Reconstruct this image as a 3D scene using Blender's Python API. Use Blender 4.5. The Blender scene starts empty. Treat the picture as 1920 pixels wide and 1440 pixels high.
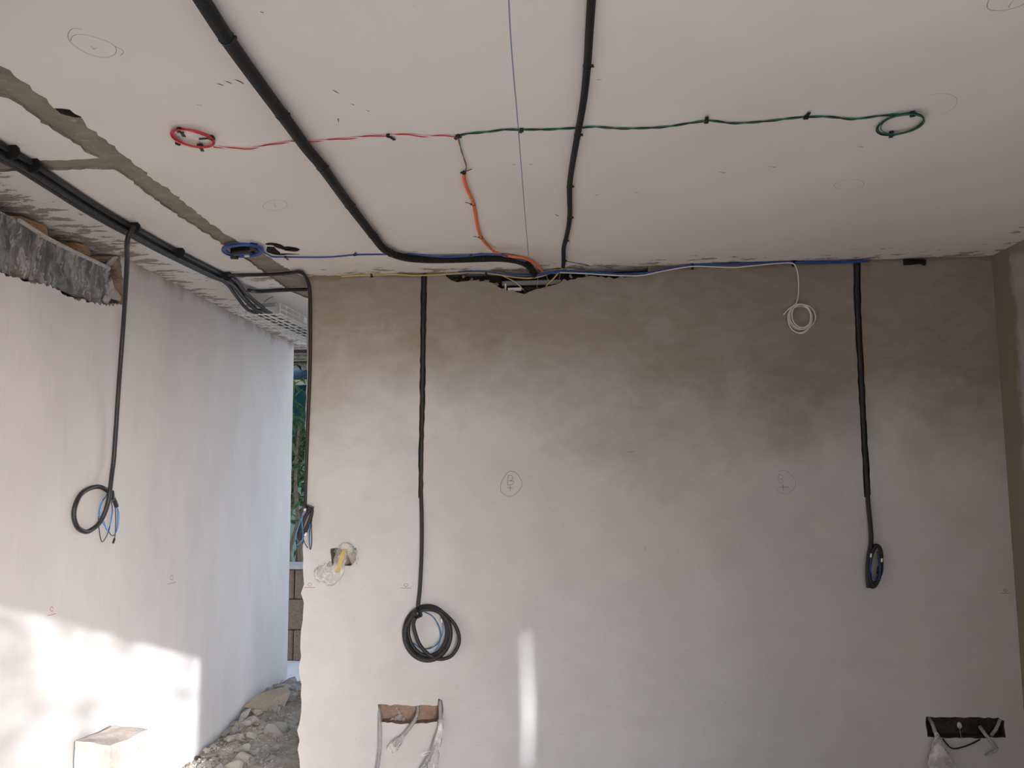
import bpy, bmesh, math, random
from mathutils import Vector, Matrix, noise as mn
from mathutils.geometry import delaunay_2d_cdt
random.seed(7)
R = math.radians
scene = bpy.context.scene
col = scene.collection

# ------------------------------------------------------------------ camera
CAM = Vector((0.0, 0.0, 1.88)); F = 1440.0
YAW, PITCH, ROLL = R(5.34), R(5.7), R(-0.43)
CM = (Matrix.Rotation(YAW, 3, 'Z') @ Matrix.Rotation(math.pi/2 + PITCH, 3, 'X') @ Matrix.Rotation(ROLL, 3, 'Z'))
cd = bpy.data.cameras.new('camera'); cam = bpy.data.objects.new('camera', cd); col.objects.link(cam)
cd.sensor_width = 36.0; cd.lens = 36.0*F/1920.0; cd.clip_start = 0.02; cd.clip_end = 200
cam.matrix_world = Matrix.Translation(CAM) @ CM.to_4x4()
scene.camera = cam

# ------------------------------------------------------------------ world, sun, exposure
SUN_D = Vector((-0.75, 1.0, -0.36)).normalized()
w = bpy.data.worlds.new('sky'); scene.world = w; w.use_nodes = True
wn = w.node_tree.nodes; wl = w.node_tree.links
bg = wn['Background']
sky = wn.new('ShaderNodeTexSky'); sky.sky_type = 'NISHITA'; sky.sun_disc = False
sky.sun_elevation = R(16.5); sky.sun_rotation = math.atan2(0.75, -1.0)
sky.air_density = 1.0; sky.dust_density = 1.2; sky.ozone_density = 0.7
wb = wn.new('ShaderNodeMix'); wb.data_type = 'RGBA'; wb.blend_type = 'MULTIPLY'; wb.inputs[0].default_value = 1.0
wb.inputs[7].default_value = (0.925, 0.99, 1.135, 1.0)            # the camera's white balance
hs = wn.new('ShaderNodeHueSaturation'); hs.inputs['Saturation'].default_value = 0.5      # thin haze
wl.new(sky.outputs[0], hs.inputs['Color']); wl.new(hs.outputs[0], wb.inputs[6]); wl.new(wb.outputs[2], bg.inputs[0]); bg.inputs[1].default_value = 0.9
sl = bpy.data.lights.new('sun', 'SUN'); so = bpy.data.objects.new('sun', sl); col.objects.link(so)
sl.energy = 8.0; sl.color = (0.965, 0.975, 1.0); sl.angle = R(0.55)
so.rotation_euler = SUN_D.to_track_quat('-Z', 'Y').to_euler(); so.location = (3, -8, 6)
scene.view_settings.view_transform = 'Standard'; scene.view_settings.look = 'None'
scene.view_settings.gamma = 1.0; scene.view_settings.use_curve_mapping = False
scene.view_settings.exposure = 0.30
scene.cycles.use_denoising = True
scene.cycles.max_bounces = 10; scene.cycles.diffuse_bounces = 6
scene.cycles.sample_clamp_indirect = 6.0
scene.cycles.transparent_max_bounces = 12

# ------------------------------------------------------------------ dimensions of the place
ZC = 2.86; YB = 3.885; XL = -1.445; XR = 2.0; YR = -0.5; YRO = -0.75; LINTEL = 2.60; YEND = 6.15

class Plane:
    """a real surface of the room; px() finds where a picture point lies on it"""
    def __init__(s, o, u, v):
        s.o = Vector(o); s.u = Vector(u).normalized(); s.v = Vector(v).normalized(); s.n = s.u.cross(s.v)
    def at(s, a, b, off=0.0): return s.o + s.u*a + s.v*b + s.n*off
    def px(s, x, y, off=0.0):
        d = CM @ Vector(((x-960)/F, -(y-720)/F, -1.0))
        o = s.o + s.n*off
        return CAM + d*((o-CAM).dot(s.n)/d.dot(s.n))
    def ab(s, x, y):
        p = s.px(x, y) - s.o
        return (p.dot(s.u), p.dot(s.v))
BACK = Plane((0, YB, 0), (1, 0, 0), (0, 0, 1))              # normal -y
CEIL = Plane((0, 0, ZC), (0, 1, 0), (1, 0, 0))              # normal -z
L0, L1 = Vector((-2.18, 3.4, 0)), Vector((-2.40, YEND, 0))
LEFT = Plane(L0, L1-L0, (0, 0, 1)); 
RIGHT = Plane((XR, 0, 0), (0, -1, 0), (0, 0, 1))
assert BACK.n.y < 0 and CEIL.n.z < 0 and LEFT.n.x > 0 and RIGHT.n.x < 0
FLOORP = Plane((0, 0, 0), (1, 0, 0), (0, 1, 0))

# ------------------------------------------------------------------ materials
def sg(r, g, b): return tuple(((c/255.0)/12.92 if c/255.0 <= 0.04045 else ((c/255.0+0.055)/1.055)**2.4) for c in (r, g, b)) + (1.0,)
class M:
    def __init__(s, name, rough=0.8, color=None, spec=0.3):
        s.m = bpy.data.materials.new(name); s.m.use_nodes = True
        s.nt = s.m.node_tree; s.N = s.nt.nodes; s.b = s.N['Principled BSDF']
        s.b.inputs['Roughness'].default_value = rough
        s.b.inputs['Specular IOR Level'].default_value = spec
        if color: s.b.inputs['Base Color'].default_value = color
        s._tc = None
    def link(s, a, b): s.nt.links.new(a, b)
    def tc(s, which='Object'):
        if s._tc is None: s._tc = s.N.new('ShaderNodeTexCoord')
        return s._tc.outputs[which]
    def mapping(s, scale=(1, 1, 1), rot=(0, 0, 0), vec=None):
        n = s.N.new('ShaderNodeMapping'); s.link(vec if vec is not None else s.tc(), n.inputs[0])
        n.inputs['Scale'].default_value = scale; n.inputs['Rotation'].default_value = rot
        return n.outputs[0]
    def noise(s, scale, detail=4, rough=0.55, vec=None, dist=0.0):
        n = s.N.new('ShaderNodeTexNoise'); s.link(vec if vec is not None else s.tc(), n.inputs['Vector'])
        n.inputs['Scale'].default_value = scale; n.inputs['Detail'].default_value = detail
        n.inputs['Roughness'].default_value = rough; n.inputs['Distortion'].default_value = dist
        return n.outputs['Fac']
    def ramp(s, fac, lo, hi, a=0.0, b=1.0):
        n = s.N.new('ShaderNodeMapRange'); s.link(fac, n.inputs[0])
        n.inputs[1].default_value = lo; n.inputs[2].default_value = hi
        n.inputs[3].default_value = a; n.inputs[4].default_value = b
        return n.outputs[0]
    def math(s, op, a, b):
        n = s.N.new('ShaderNodeMath'); n.operation = op
        for i, v in enumerate((a, b)):
            if isinstance(v, (int, float)): n.inputs[i].default_value = v
            else: s.link(v, n.inputs[i])
        return n.outputs[0]
    def xyz(s):
        n = s.N.new('ShaderNodeSeparateXYZ'); s.link(s.tc(), n.inputs[0]); return n.outputs
    def mix(s, fac, a, b):
        n = s.N.new('ShaderNodeMix'); n.data_type = 'RGBA'
        if isinstance(fac, (int, float)): n.inputs[0].default_value = fac
        else: s.link(fac, n.inputs[0])
        for i, v in ((6, a), (7, b)):
            if isinstance(v, tuple): n.inputs[i].default_value = v
            else: s.link(v, n.inputs[i])
        return n.outputs[2]
    def color(s, c): s.link(c, s.b.inputs['Base Color']); return s
    def bump(s, h, strength=0.3, dist=0.005):
        n = s.N.new('ShaderNodeBump'); n.inputs['Strength'].default_value = strength; n.inputs['Distance'].default_value = dist
        s.link(h, n.inputs['Height']); s.link(n.outputs[0], s.b.inputs['Normal']); return s

def simple(name, color, rough=0.5, spec=0.4, var=0.0, scale=30):
    m = M(name, rough, color, spec)
    if var:
        c2 = tuple(min(1, x*(1-var)) for x in color[:3]) + (1,)
        m.color(m.mix(m.noise(scale, 4), color, c2))
    return m.m

# back wall plaster: pale dry plaster, damp brown top with blotchy border, deepened for weaker light, trowel swirls
def mat_back():
    m = M('plaster_back', 0.85, spec=0.15)
    x, y, z = m.xyz()
    big = m.noise(1.1, 5, 0.6); mid = m.noise(4.5, 6, 0.62, dist=0.6); fine = m.noise(55, 4, 0.6)
    swirl = m.noise(7, 4, 0.55, m.mapping((1, 1, 1.9), (0, R(35), 0)), 1.1)
    base = m.mix(m.ramp(mid, 0.30, 0.72), (0.575, 0.570, 0.574, 1), (0.515, 0.508, 0.505, 1))
    base = m.mix(m.ramp(swirl, 0.50, 0.75, 0, 0.22), base, (0.64, 0.63, 0.62, 1))
    warm = m.ramp(m.noise(0.8, 3, 0.5), 0.45, 0.70, 0, 0.22)
    base = m.mix(warm, base, (0.50, 0.44, 0.37, 1))
    # damp mask, blotchy fronts in height
    h = m.math('ADD', z, m.math('MULTIPLY', m.math('SUBTRACT', big, 0.5), 1.3))
    h = m.math('ADD', h, m.math('MULTIPLY', m.math('SUBTRACT', mid, 0.5), 0.35))
    h = m.math('ADD', h, m.math('MULTIPLY', x, 0.12))
    h = m.math('ADD', h, m.ramp(x, -1.5, -0.2, 0.16, 0.0))
    damp = m.ramp(h, 1.92, 2.62)
    damp = m.math('MULTIPLY', damp, m.ramp(swirl, 0.3, 0.7, 0.95, 0.78))
    c = m.mix(damp, base, (0.285, 0.235, 0.18, 1))  # damp brown, taken darker in place of dimmer light near the top
    spk = m.ramp(m.noise(90, 2, 0.5), 0.70, 0.76, 0, 0.35)
    c = m.mix(spk, c, (0.28, 0.26, 0.24, 1))
    # raw mortar edge right under the ceiling
    e = m.math('ADD', z, m.math('MULTIPLY', m.math('SUBTRACT', m.noise(7, 5, 0.65, m.mapping((1, 1, 3))), 0.5), 0.10))
    c = m.mix(m.ramp(e, 2.835, 2.85, 0, 0.8), c, (0.25, 0.19, 0.12, 1))
    m.color(c)
    hh = m.math('ADD', m.math('MULTIPLY', swirl, 0.6), m.math('MULTIPLY', fine, 0.35))
    hh = m.math('ADD', hh, m.math('MULTIPLY', big, 1.0))
    m.bump(hh, 0.22, 0.004); return m.m
def mat_left():
    m = M('plaster_left', 0.8, spec=0.15)
    x, y, z = m.xyz()
    mid = m.noise(3.0, 5, 0.6, m.mapping((1, 1, 0.45))); fine = m.noise(60, 4, 0.6); big = m.noise(0.9, 4, 0.5)
    c = m.mix(m.ramp(mid, 0.35, 0.7), (0.545, 0.515, 0.498, 1), (0.485, 0.455, 0.437, 1))
    st = m.noise(5, 4, 0.6, m.mapping((6, 6, 0.5)))
    c = m.mix(m.ramp(st, 0.58, 0.75, 0, 0.3), c, (0.42, 0.385, 0.36, 1))
    e = m.math('ADD', z, m.math('MULTIPLY', m.math('SUBTRACT', m.noise(6, 5, 0.65), 0.5), 0.25))
    c = m.mix(m.ramp(e, 2.80, 2.90, 0, 0.85), c, (0.27, 0.21, 0.14, 1))
    m.color(c)
    m.bump(m.math('ADD', m.math('MULTIPLY', fine, 0.35), m.math('MULTIPLY', mid, 1.0)), 0.25, 0.005); return m.m
def mat_right():
    m = M('plaster_right', 0.85, spec=0.15)
    x, y, z = m.xyz()
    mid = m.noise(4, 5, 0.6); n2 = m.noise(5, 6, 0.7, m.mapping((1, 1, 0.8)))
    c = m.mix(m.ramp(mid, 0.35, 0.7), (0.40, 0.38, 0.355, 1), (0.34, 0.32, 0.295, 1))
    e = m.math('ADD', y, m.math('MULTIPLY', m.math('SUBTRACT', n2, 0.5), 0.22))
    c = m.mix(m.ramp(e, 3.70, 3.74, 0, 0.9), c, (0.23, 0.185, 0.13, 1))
    e2 = m.math('ADD', z, m.math('MULTIPLY', m.math('SUBTRACT', n2, 0.5), 0.2))
    c = m.mix(m.ramp(e2, 2.78, 2.82, 0, 0.8), c, (0.25, 0.20, 0.14, 1))
    m.color(c); m.bump(m.math('ADD', m.math('MULTIPLY', n2, 0.8), m.math('MULTIPLY', m.noise(60, 3), 0.3)), 0.35, 0.006); return m.m
def mat_ceiling():
    m = M('ceiling_paint', 0.75, spec=0.2)
    x, y, z = m.xyz()
    mid = m.noise(1.6, 4, 0.5); fine = m.noise(70, 3, 0.5)
    c = m.mix(m.ramp(mid, 0.35, 0.7), (0.74, 0.69, 0.63, 1), (0.69, 0.64, 0.58, 1))
    # flaking towards the walls and a scatter of chips elsewhere
    fl = m.noise(8, 6, 0.70, m.mapping((1.0, 2.0, 1), (0, 0, R(4))))
    db = m.math('SUBTRACT', YB, y)                                   # distance to the back wall line
    dl = m.math('SUBTRACT', x, m.math('ADD', -2.18, m.math('MULTIPLY', m.math('SUBTRACT', y, 3.4), -0.08)))
    dr = m.math('SUBTRACT', XR, x)
    pb = m.ramp(m.math('ABSOLUTE', db, 0), 0.0, 0.30, 0.22, 0.0)
    pl = m.ramp(dl, 0.0, 0.34, 0.25, 0.0)
    pr = m.ramp(dr, 0.0, 0.3, 0.15, 0.0)
    p = m.math('MAXIMUM', m.math('MAXIMUM', pb, pl), pr)
    f = m.math('ADD', fl, p)
    flake = m.ramp(f, 0.715, 0.735)
    c = m.mix(m.math('MULTIPLY', flake, 0.9), c, m.mix(fine, (0.34, 0.275, 0.20, 1), (0.22, 0.175, 0.125, 1)))
    m.color(c)
    h = m.math('SUBTRACT', m.math('MULTIPLY', fine, 0.25), m.math('MULTIPLY', flake, 1.0))
    m.bump(h, 0.5, 0.004); return m.m
def mat_rough(name, a, b, scale=12, bump=0.8, dist=0.01, speck=None):
    m = M(name, 0.95, spec=0.1)
    n = m.noise(scale, 6, 0.65); n2 = m.noise(scale*5, 4, 0.6)
    c = m.mix(m.ramp(n, 0.35, 0.68), a, b)
    if speck: c = m.mix(m.ramp(n2, 0.62, 0.68), c, speck)
    m.color(c); m.bump(m.math('ADD', n, m.math('MULTIPLY', n2, 0.5)), bump, dist); return m.m
def mat_corr(name, color, rough=0.45, pitch=0.0042, spec=0.5, strength=0.8, dust=None):
    m = M(name, rough, color, spec)
    wv = m.N.new('ShaderNodeTexWave'); wv.wave_type = 'BANDS'; wv.bands_direction = 'Y'
    m.link(m.tc('UV'), wv.inputs[0]); wv.inputs['Scale'].default_value = 0.314/pitch
    n = m.noise(60, 4, 0.6)
    d = dust if dust else tuple(min(1, c*2.2+0.02) for c in color[:3]) + (1,)
    m.color(m.mix(m.ramp(n, 0.55, 0.75, 0, 0.4), color, d))
    m.bump(wv.outputs['Fac'], strength, 0.0012); return m.m

MAT = {}
MAT['back'] = mat_back(); MAT['left'] = mat_left(); MAT['right'] = mat_right(); MAT['ceil'] = mat_ceiling()
MAT['concrete'] = mat_rough('scar_concrete', (0.30, 0.255, 0.19, 1), (0.20, 0.17, 0.13, 1), 9, 0.9, 0.006, (0.36, 0.32, 0.26, 1))
MAT['raw'] = mat_rough('raw_brick', (0.34, 0.25, 0.19, 1), (0.20, 0.14, 0.10, 1), 20, 0.9, 0.006, (0.48, 0.43, 0.38, 1))
MAT['hollow'] = mat_rough('hollow_brick', (0.36, 0.25, 0.19, 1), (0.25, 0.17, 0.125, 1), 40, 0.5, 0.003)
MAT['darkraw'] = mat_rough('mortar_recess_shade', (0.085, 0.068, 0.052, 1), (0.035, 0.03, 0.025, 1), 25, 0.9, 0.006)  # recess shade put into a near-black mortar colour; garden wall joints share it
MAT['chase'] = mat_rough('chase_mortar', (0.15, 0.115, 0.09, 1), (0.05, 0.04, 0.035, 1), 40, 0.9, 0.004)
MAT['mortar'] = mat_rough('mortar_lump', (0.56, 0.52, 0.47, 1), (0.42, 0.38, 0.33, 1), 30, 0.8, 0.005)
MAT['floor'] = mat_rough('floor_screed', (0.62, 0.585, 0.55, 1), (0.52, 0.485, 0.45, 1), 5, 0.6, 0.01)
MAT['outfloor'] = mat_rough('yard_paving', (0.66, 0.645, 0.63, 1), (0.56, 0.545, 0.53, 1), 4, 0.3, 0.004)
MAT['rubble'] = mat_rough('rubble_soil', (0.42, 0.385, 0.33, 1), (0.27, 0.235, 0.185, 1), 14, 0.9, 0.02, (0.46, 0.43, 0.38, 1))
MAT['chunk'] = mat_rough('rubble_chunk_pale', (0.50, 0.47, 0.42, 1), (0.36, 0.33, 0.28, 1), 18, 0.7, 0.008)
MAT['chunk2'] = mat_rough('rubble_chunk_grey', (0.36, 0.34, 0.31, 1), (0.26, 0.24, 0.21, 1), 18, 0.7, 0.008)
MAT['chunk3'] = mat_rough('rubble_chunk_sandy', (0.46, 0.39, 0.30, 1), (0.36, 0.29, 0.21, 1), 14, 0.7, 0.008)
MAT['blockstub'] = mat_rough('block_render', (0.56, 0.50, 0.45, 1), (0.44, 0.38, 0.33, 1), 45, 0.8, 0.004)
MAT['conduit'] = mat_corr('black_corrugated_conduit', (0.010, 0.011, 0.011, 1), 0.5, spec=0.22)
MAT['black'] = mat_corr('black_cable', (0.020, 0.020, 0.020, 1), 0.40, 0.0035, 0.36, 0.25)
MAT['tie'] = simple('black_cable_tie', (0.010, 0.010, 0.010, 1), 0.45)
MAT['tape'] = simple('black_tape', (0.008, 0.008, 0.009, 1), 0.3, 0.5)
MAT['blue'] = simple('blue_cable', (0.02, 0.075, 0.36, 1), 0.35, 0.5)
MAT['lblue'] = simple('light_blue_wire', (0.05, 0.24, 0.62, 1), 0.35, 0.5)
MAT['red'] = simple('red_wire', (0.55, 0.02, 0.03, 1), 0.4)
MAT['white'] = simple('white_wire', (0.78, 0.76, 0.72, 1), 0.4)
MAT['pink'] = simple('pinkish_white_wire', (0.80, 0.66, 0.62, 1), 0.4)
MAT['green'] = simple('green_wire', (0.008, 0.16, 0.10, 1), 0.4)
MAT['bwire'] = simple('black_wire', (0.012, 0.014, 0.014, 1), 0.4)
MAT['orange'] = mat_corr('orange_conduit', (0.80, 0.16, 0.035, 1), 0.45, 0.0045, 0.4, 0.4, (0.85, 0.25, 0.08, 1))
MAT['yellow'] = simple('yellow_cable', (0.60, 0.46, 0.16, 1), 0.4)
MAT['grey'] = mat_corr('grey_corrugated_conduit', (0.34, 0.345, 0.36, 1), 0.6, 0.006, 0.3, 0.9, (0.66, 0.64, 0.62, 1))
MAT['metal'] = simple('galvanised_metal', (0.30, 0.30, 0.30, 1), 0.45, 0.5, 0.4, 40)
MAT['tray'] = simple('white_wire_tray', (0.74, 0.74, 0.72, 1), 0.35, 0.5)
MAT['pencil'] = None
def mat_mark(name, color, alpha):
    m = M(name, 0.8, color, 0.1); m.b.inputs['Alpha'].default_value = alpha; return m.m
MAT['pencil'] = mat_mark('pencil', (0.10, 0.10, 0.10, 1), 0.5)
MAT['pencil_faint'] = mat_mark('pencil_faint', (0.14, 0.13, 0.12, 1), 0.32)
MAT['redmark'] = mat_mark('red_pencil', (0.45, 0.05, 0.05, 1), 0.55)
MAT['chalk'] = mat_mark('blue_chalk', (0.10, 0.13, 0.42, 1), 0.55)
MAT['spray'] = mat_mark('black_spray', (0.015, 0.013, 0.012, 1), 0.92)
MAT['scuff'] = mat_mark('grey_scuff', (0.16, 0.14, 0.12, 1), 0.75)
MAT['redlabel'] = simple('white_label', (0.8, 0.8, 0.78, 1), 0.5)
def mat_film(name, tint, alpha, rough=0.12, mort=0.0):
    m = M(name, rough, tint, 0.6)
    n = m.noise(11, 6, 0.65, m.mapping((1.6, 1.6, 0.55))); st = m.noise(10, 4, 0.6, m.mapping((1, 4.5, 0.7), (R(22), 0, 0)), 0.5)
    a = m.ramp(st, 0.42, 0.66, alpha*0.2, alpha)  # opacity streaks; on the clear film they paint in bright sheen
    if mort:
        k = m.ramp(n, 0.50, 0.60, 0, 0.85)
        m.color(m.mix(k, tint, (0.40, 0.36, 0.32, 1)))
        a = m.math('MAXIMUM', a, m.math('MULTIPLY', k, mort))
        m.link(m.ramp(k, 0, 1, rough, 0.8), m.b.inputs['Roughness'])
    m.link(a, m.b.inputs['Alpha'])
    m.bump(st, 0.6, 0.004); return m.m
MAT['film'] = mat_film('clear_plastic_film', (0.60, 0.60, 0.60, 1), 0.50, 0.05, 0.8)
MAT['bag'] = mat_film('cloudy_plastic_bag', (0.70, 0.685, 0.66, 1), 0.95, 0.3)
MAT['boxdark'] = simple('dark_shutter_box', (0.045, 0.043, 0.042, 1), 0.6, 0.3, 0.4, 20)
def mat_wood():
    m = M('pale_timber', 0.7, spec=0.2)
    n = m.noise(8, 5, 0.6, m.mapping((14, 1.2, 14)), 0.8)
    m.color(m.mix(m.ramp(n, 0.35, 0.65), (0.40, 0.24, 0.12, 1), (0.22, 0.12, 0.055, 1))); m.bump(n, 0.4, 0.002); return m.m
MAT['wood'] = mat_wood()
MAT['leaf'] = simple('green_leaf', (0.06, 0.13, 0.035, 1), 0.5, 0.4, 0.5, 8)
MAT['bark'] = mat_rough('grey_brown_bark', (0.20, 0.15, 0.11, 1), (0.11, 0.085, 0.06, 1), 30, 0.8, 0.006)
MAT['net'] = mat_rough('teal_shade_net', (0.012, 0.085, 0.10, 1), (0.008, 0.04, 0.06, 1), 6, 0.3, 0.01)
MAT['palenet'] = mat_rough('backlit_green_net', (0.20, 0.28, 0.25, 1), (0.11, 0.18, 0.16, 1), 5, 0.3, 0.01)  # paler tint puts the light behind the net into its colour
MAT['tarp'] = simple('blue_tarpaulin', (0.03, 0.20, 0.36, 1), 0.4, 0.4, 0.4, 12)
MAT['cream'] = simple('cream_beam_paint', (0.66, 0.60, 0.42, 1), 0.6)
MAT['gblock'] = mat_rough('brown_concrete_block', (0.24, 0.165, 0.12, 1), (0.15, 0.10, 0.075, 1), 25, 0.8, 0.008)
MAT['coping'] = mat_rough('grey_coping', (0.40, 0.39, 0.37, 1), (0.30, 0.29, 0.28, 1), 15, 0.5, 0.004)
MAT['lath'] = mat_rough('pale_lath', (0.52, 0.47, 0.40, 1), (0.20, 0.14, 0.10, 1), 18, 0.5, 0.004)
MAT['darklath'] = mat_rough('dark_lath', (0.12, 0.08, 0.055, 1), (0.06, 0.04, 0.03, 1), 18, 0.5, 0.004)

# ------------------------------------------------------------------ object helpers
def tag(o, label, cat, group=None, kind=None):
    o['label'] = label; o['category'] = cat
    if group: o['group'] = group
    if kind: o['kind'] = kind
    return o
def thing(name, label, cat, loc, group=None):
    o = bpy.data.objects.new(name, None); col.objects.link(o); o.location = loc
    o.empty_display_size = 0.05
    return tag(o, label, cat, group)
class MB:
    def __init__(s): s.v = []; s.f = []; s.uv = []; s.sm = []
    def face(s, idx, uvs=None, smooth=False):
        s.f.append(idx); s.uv.append(uvs or [(0, 0)]*len(idx)); s.sm.append(smooth)
    def box(s, c, sx, sy, sz, rot=None):
        c = Vector(c); b = len(s.v)
        for i in (-1, 1):
            for j in (-1, 1):
                for k in (-1, 1):
                    p = Vector((i*sx/2, j*sy/2, k*sz/2))
                    if rot is not None: p = rot @ p
                    s.v.append(c+p)
        for q in ((0, 1, 3, 2), (4, 6, 7, 5), (0, 4, 5, 1), (2, 3, 7, 6), (0, 2, 6, 4), (1, 5, 7, 3)):
            s.face([b+i for i in q])
        return s
    def tube(s, pts, r, seg=10, cap=True, flat=None):
        pts = [Vector(p) for p in pts]; n = len(pts); b = len(s.v)
        t = [(pts[min(i+1, n-1)]-pts[max(i-1, 0)]).normalized() for i in range(n)]
        ref = Vector((0, 0, 1)) if abs(t[0].z) < 0.9 else Vector((1, 0, 0))
        u = t[0].cross(ref).normalized(); L = 0.0
        for i in range(n):
            if i:
                L += (pts[i]-pts[i-1]).length
                u = (u - t[i]*u.dot(t[i]))
                u = u.normalized() if u.length > 1e-6 else t[i].orthogonal().normalized()
            vv = t[i].cross(u); rr = r[i] if isinstance(r, (list, tuple)) else r
            for k in range(seg):
                a = 2*math.pi*k/seg
                s.v.append(pts[i]+u*(math.cos(a)*rr)+vv*(math.sin(a)*rr))
            if i:
                L0_ = L-(pts[i]-pts[i-1]).length
                for k in range(seg):
                    k2 = (k+1) % seg
                    s.face([b+(i-1)*seg+k, b+(i-1)*seg+k2, b+i*seg+k2, b+i*seg+k],
                           [(k/seg, L0_), ((k+1)/seg, L0_), ((k+1)/seg, L), (k/seg, L)], True)
        if cap:
            s.face([b+k for k in range(seg)][::-1]); s.face([b+(n-1)*seg+k for k in range(seg)])
        return s
    def build(s, name, mat, parent=None, origin=None):
        me = bpy.data.meshes.new(name)
        o3 = Vector((0, 0, 0)) if origin is None else Vector(origin)
        if parent is not None and origin is None: o3 = Vector(parent.location)
        me.from_pydata([v-o3 for v in s.v], [], s.f); me.update()
        uvl = me.uv_layers.new(name='UVMap'); i = 0
        flat = []
        for u in s.uv:
            for c in u: flat.extend(c)
        uvl.data.foreach_set('uv', flat)
        me.polygons.foreach_set('use_smooth', s.sm)
        bm = bmesh.new(); bm.from_mesh(me); bmesh.ops.recalc_face_normals(bm, faces=bm.faces); bm.to_mesh(me); bm.free()
        me.materials.append(MAT[mat] if isinstance(mat, str) else mat)
        o = bpy.data.objects.new(name, me); col.objects.link(o)
        if parent is not None: o.parent = parent
        else: o.location = o3
        return o

def catmull(pts, step=0.02):
    pts = [Vector(p) for p in pts]
    if len(pts) < 3: 
        n = max(2, int((pts[1]-pts[0]).length/step)); return [pts[0].lerp(pts[1], i/n) for i in range(n+1)]
    P = [pts[0]*2-pts[1]] + pts + [pts[-1]*2-pts[-2]]
    out = []
    for i in range(1, len(P)-2):
        a, b, c, d = P[i-1:i+3]; n = max(2, int((c-b).length/step))
        for k in range(n):
            t = k/n
            out.append(0.5*((2*b)+(c-a)*t+(2*a-5*b+4*c-d)*t*t+(3*b-a-3*c+d)*t**3))
    out.append(pts[-1]); return out
def pxpath(plane, pl, off, step=0.015, zmax=None):
    o = []
    for q in pl:
        p = plane.px(q[0], q[1], q[2] if len(q) > 2 else off)
        if zmax is not None and p.z > zmax: p.z = zmax
        o.append(p)
    return catmull(o, step)
def run_back(path, y_end=-0.46):
    d = (path[0]-path[min(4, len(path)-1)]).normalized()
    n = int((path[0].y-y_end)/0.05)
    return [path[0]+d*((path[0].y-y_end)/max(1e-3, -d.y))*(i/n) for i in range(n, 0, -1)] + path
def helix(path, r, pitch, ph, n_up):
    """a strand wound around a path"""
    out = []; L = 0.0; n = len(path)
    for i, p in enumerate(path):
        if i: L += (p-path[i-1]).length
        t = (path[min(i+1, n-1)]-path[max(i-1, 0)]).normalized()
        a = n_up; b = t.cross(a).normalized(); a = b.cross(t)
        an = ph+2*math.pi*L/pitch
        out.append(p+a*(math.cos(an)*r)+b*(math.sin(an)*r))
    return out
def add_tie(parent, P, T, r, n, tail=0.02, tdir=None, w=0.004, name='cable_tie', side=1):
    """strap around a cable with its head and cut tail"""
    T = T.normalized(); b = MB(); side_v = T.cross(n).normalized()*side
    ring = [P - T*w/2, P + T*w/2]
    b.tube([P-T*(w/2), P+T*(w/2)], r+0.0012, 12, True)
    rot = Matrix((T, side_v, T.cross(side_v))).transposed()
    b.box(P+side_v*(r+0.003), w*1.3, 0.006, 0.006, rot)
    if tail:
        d = (tdir if tdir is not None else side_v+n*0.3).normalized()
        s0 = P+side_v*(r+0.003)*0.6
        x = d; y = T - d*T.dot(d); y = y.normalized() if y.length > 0.05 else d.orthogonal().normalized(); z = x.cross(y)
        b.box(s0+d*tail/2, tail, w, 0.0012, Matrix((x, y, z)).transposed())
    return b.build(name, 'tie', parent)

def near(path, target):
    i = min(range(len(path)), key=lambda k: (path[k]-target).length)
    return path[i], (path[min(i+1, len(path)-1)]-path[max(i-1, 0)])

# ------------------------------------------------------------------ structure with cut holes
def jag(poly, step=0.02, amp=0.006, seed=0, closed=True):
    rnd = random.Random(seed); out = []
    n = len(poly)
    for i in range(n):
        a = Vector(poly[i]); c = Vector(poly[(i+1) % n]); d = c-a; L = d.length
        k = max(1, int(L/step)); nn = Vector((-d.y, d.x))/max(L, 1e-6)
        for j in range(k):
            p = a+d*(j/k)
            out.append(p+nn*rnd.uniform(-amp, amp)+d/max(L, 1e-6)*rnd.uniform(-amp, amp)*0.5)
    return out
def inside(p, poly):
    r = False; n = len(poly); j = n-1
    for i in range(n):
        a, b = poly[i], poly[j]
        if (a[1] > p[1]) != (b[1] > p[1]) and p[0] < (b[0]-a[0])*(p[1]-a[1])/(b[1]-a[1])+a[0]: r = not r
        j = i
    return r
def hole(plane, pxpoly, depth, mat, step=0.02, amp=0.006, seed=0):
    return (jag([plane.ab(*p) for p in pxpoly], step, amp, seed), depth, mat)
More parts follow.
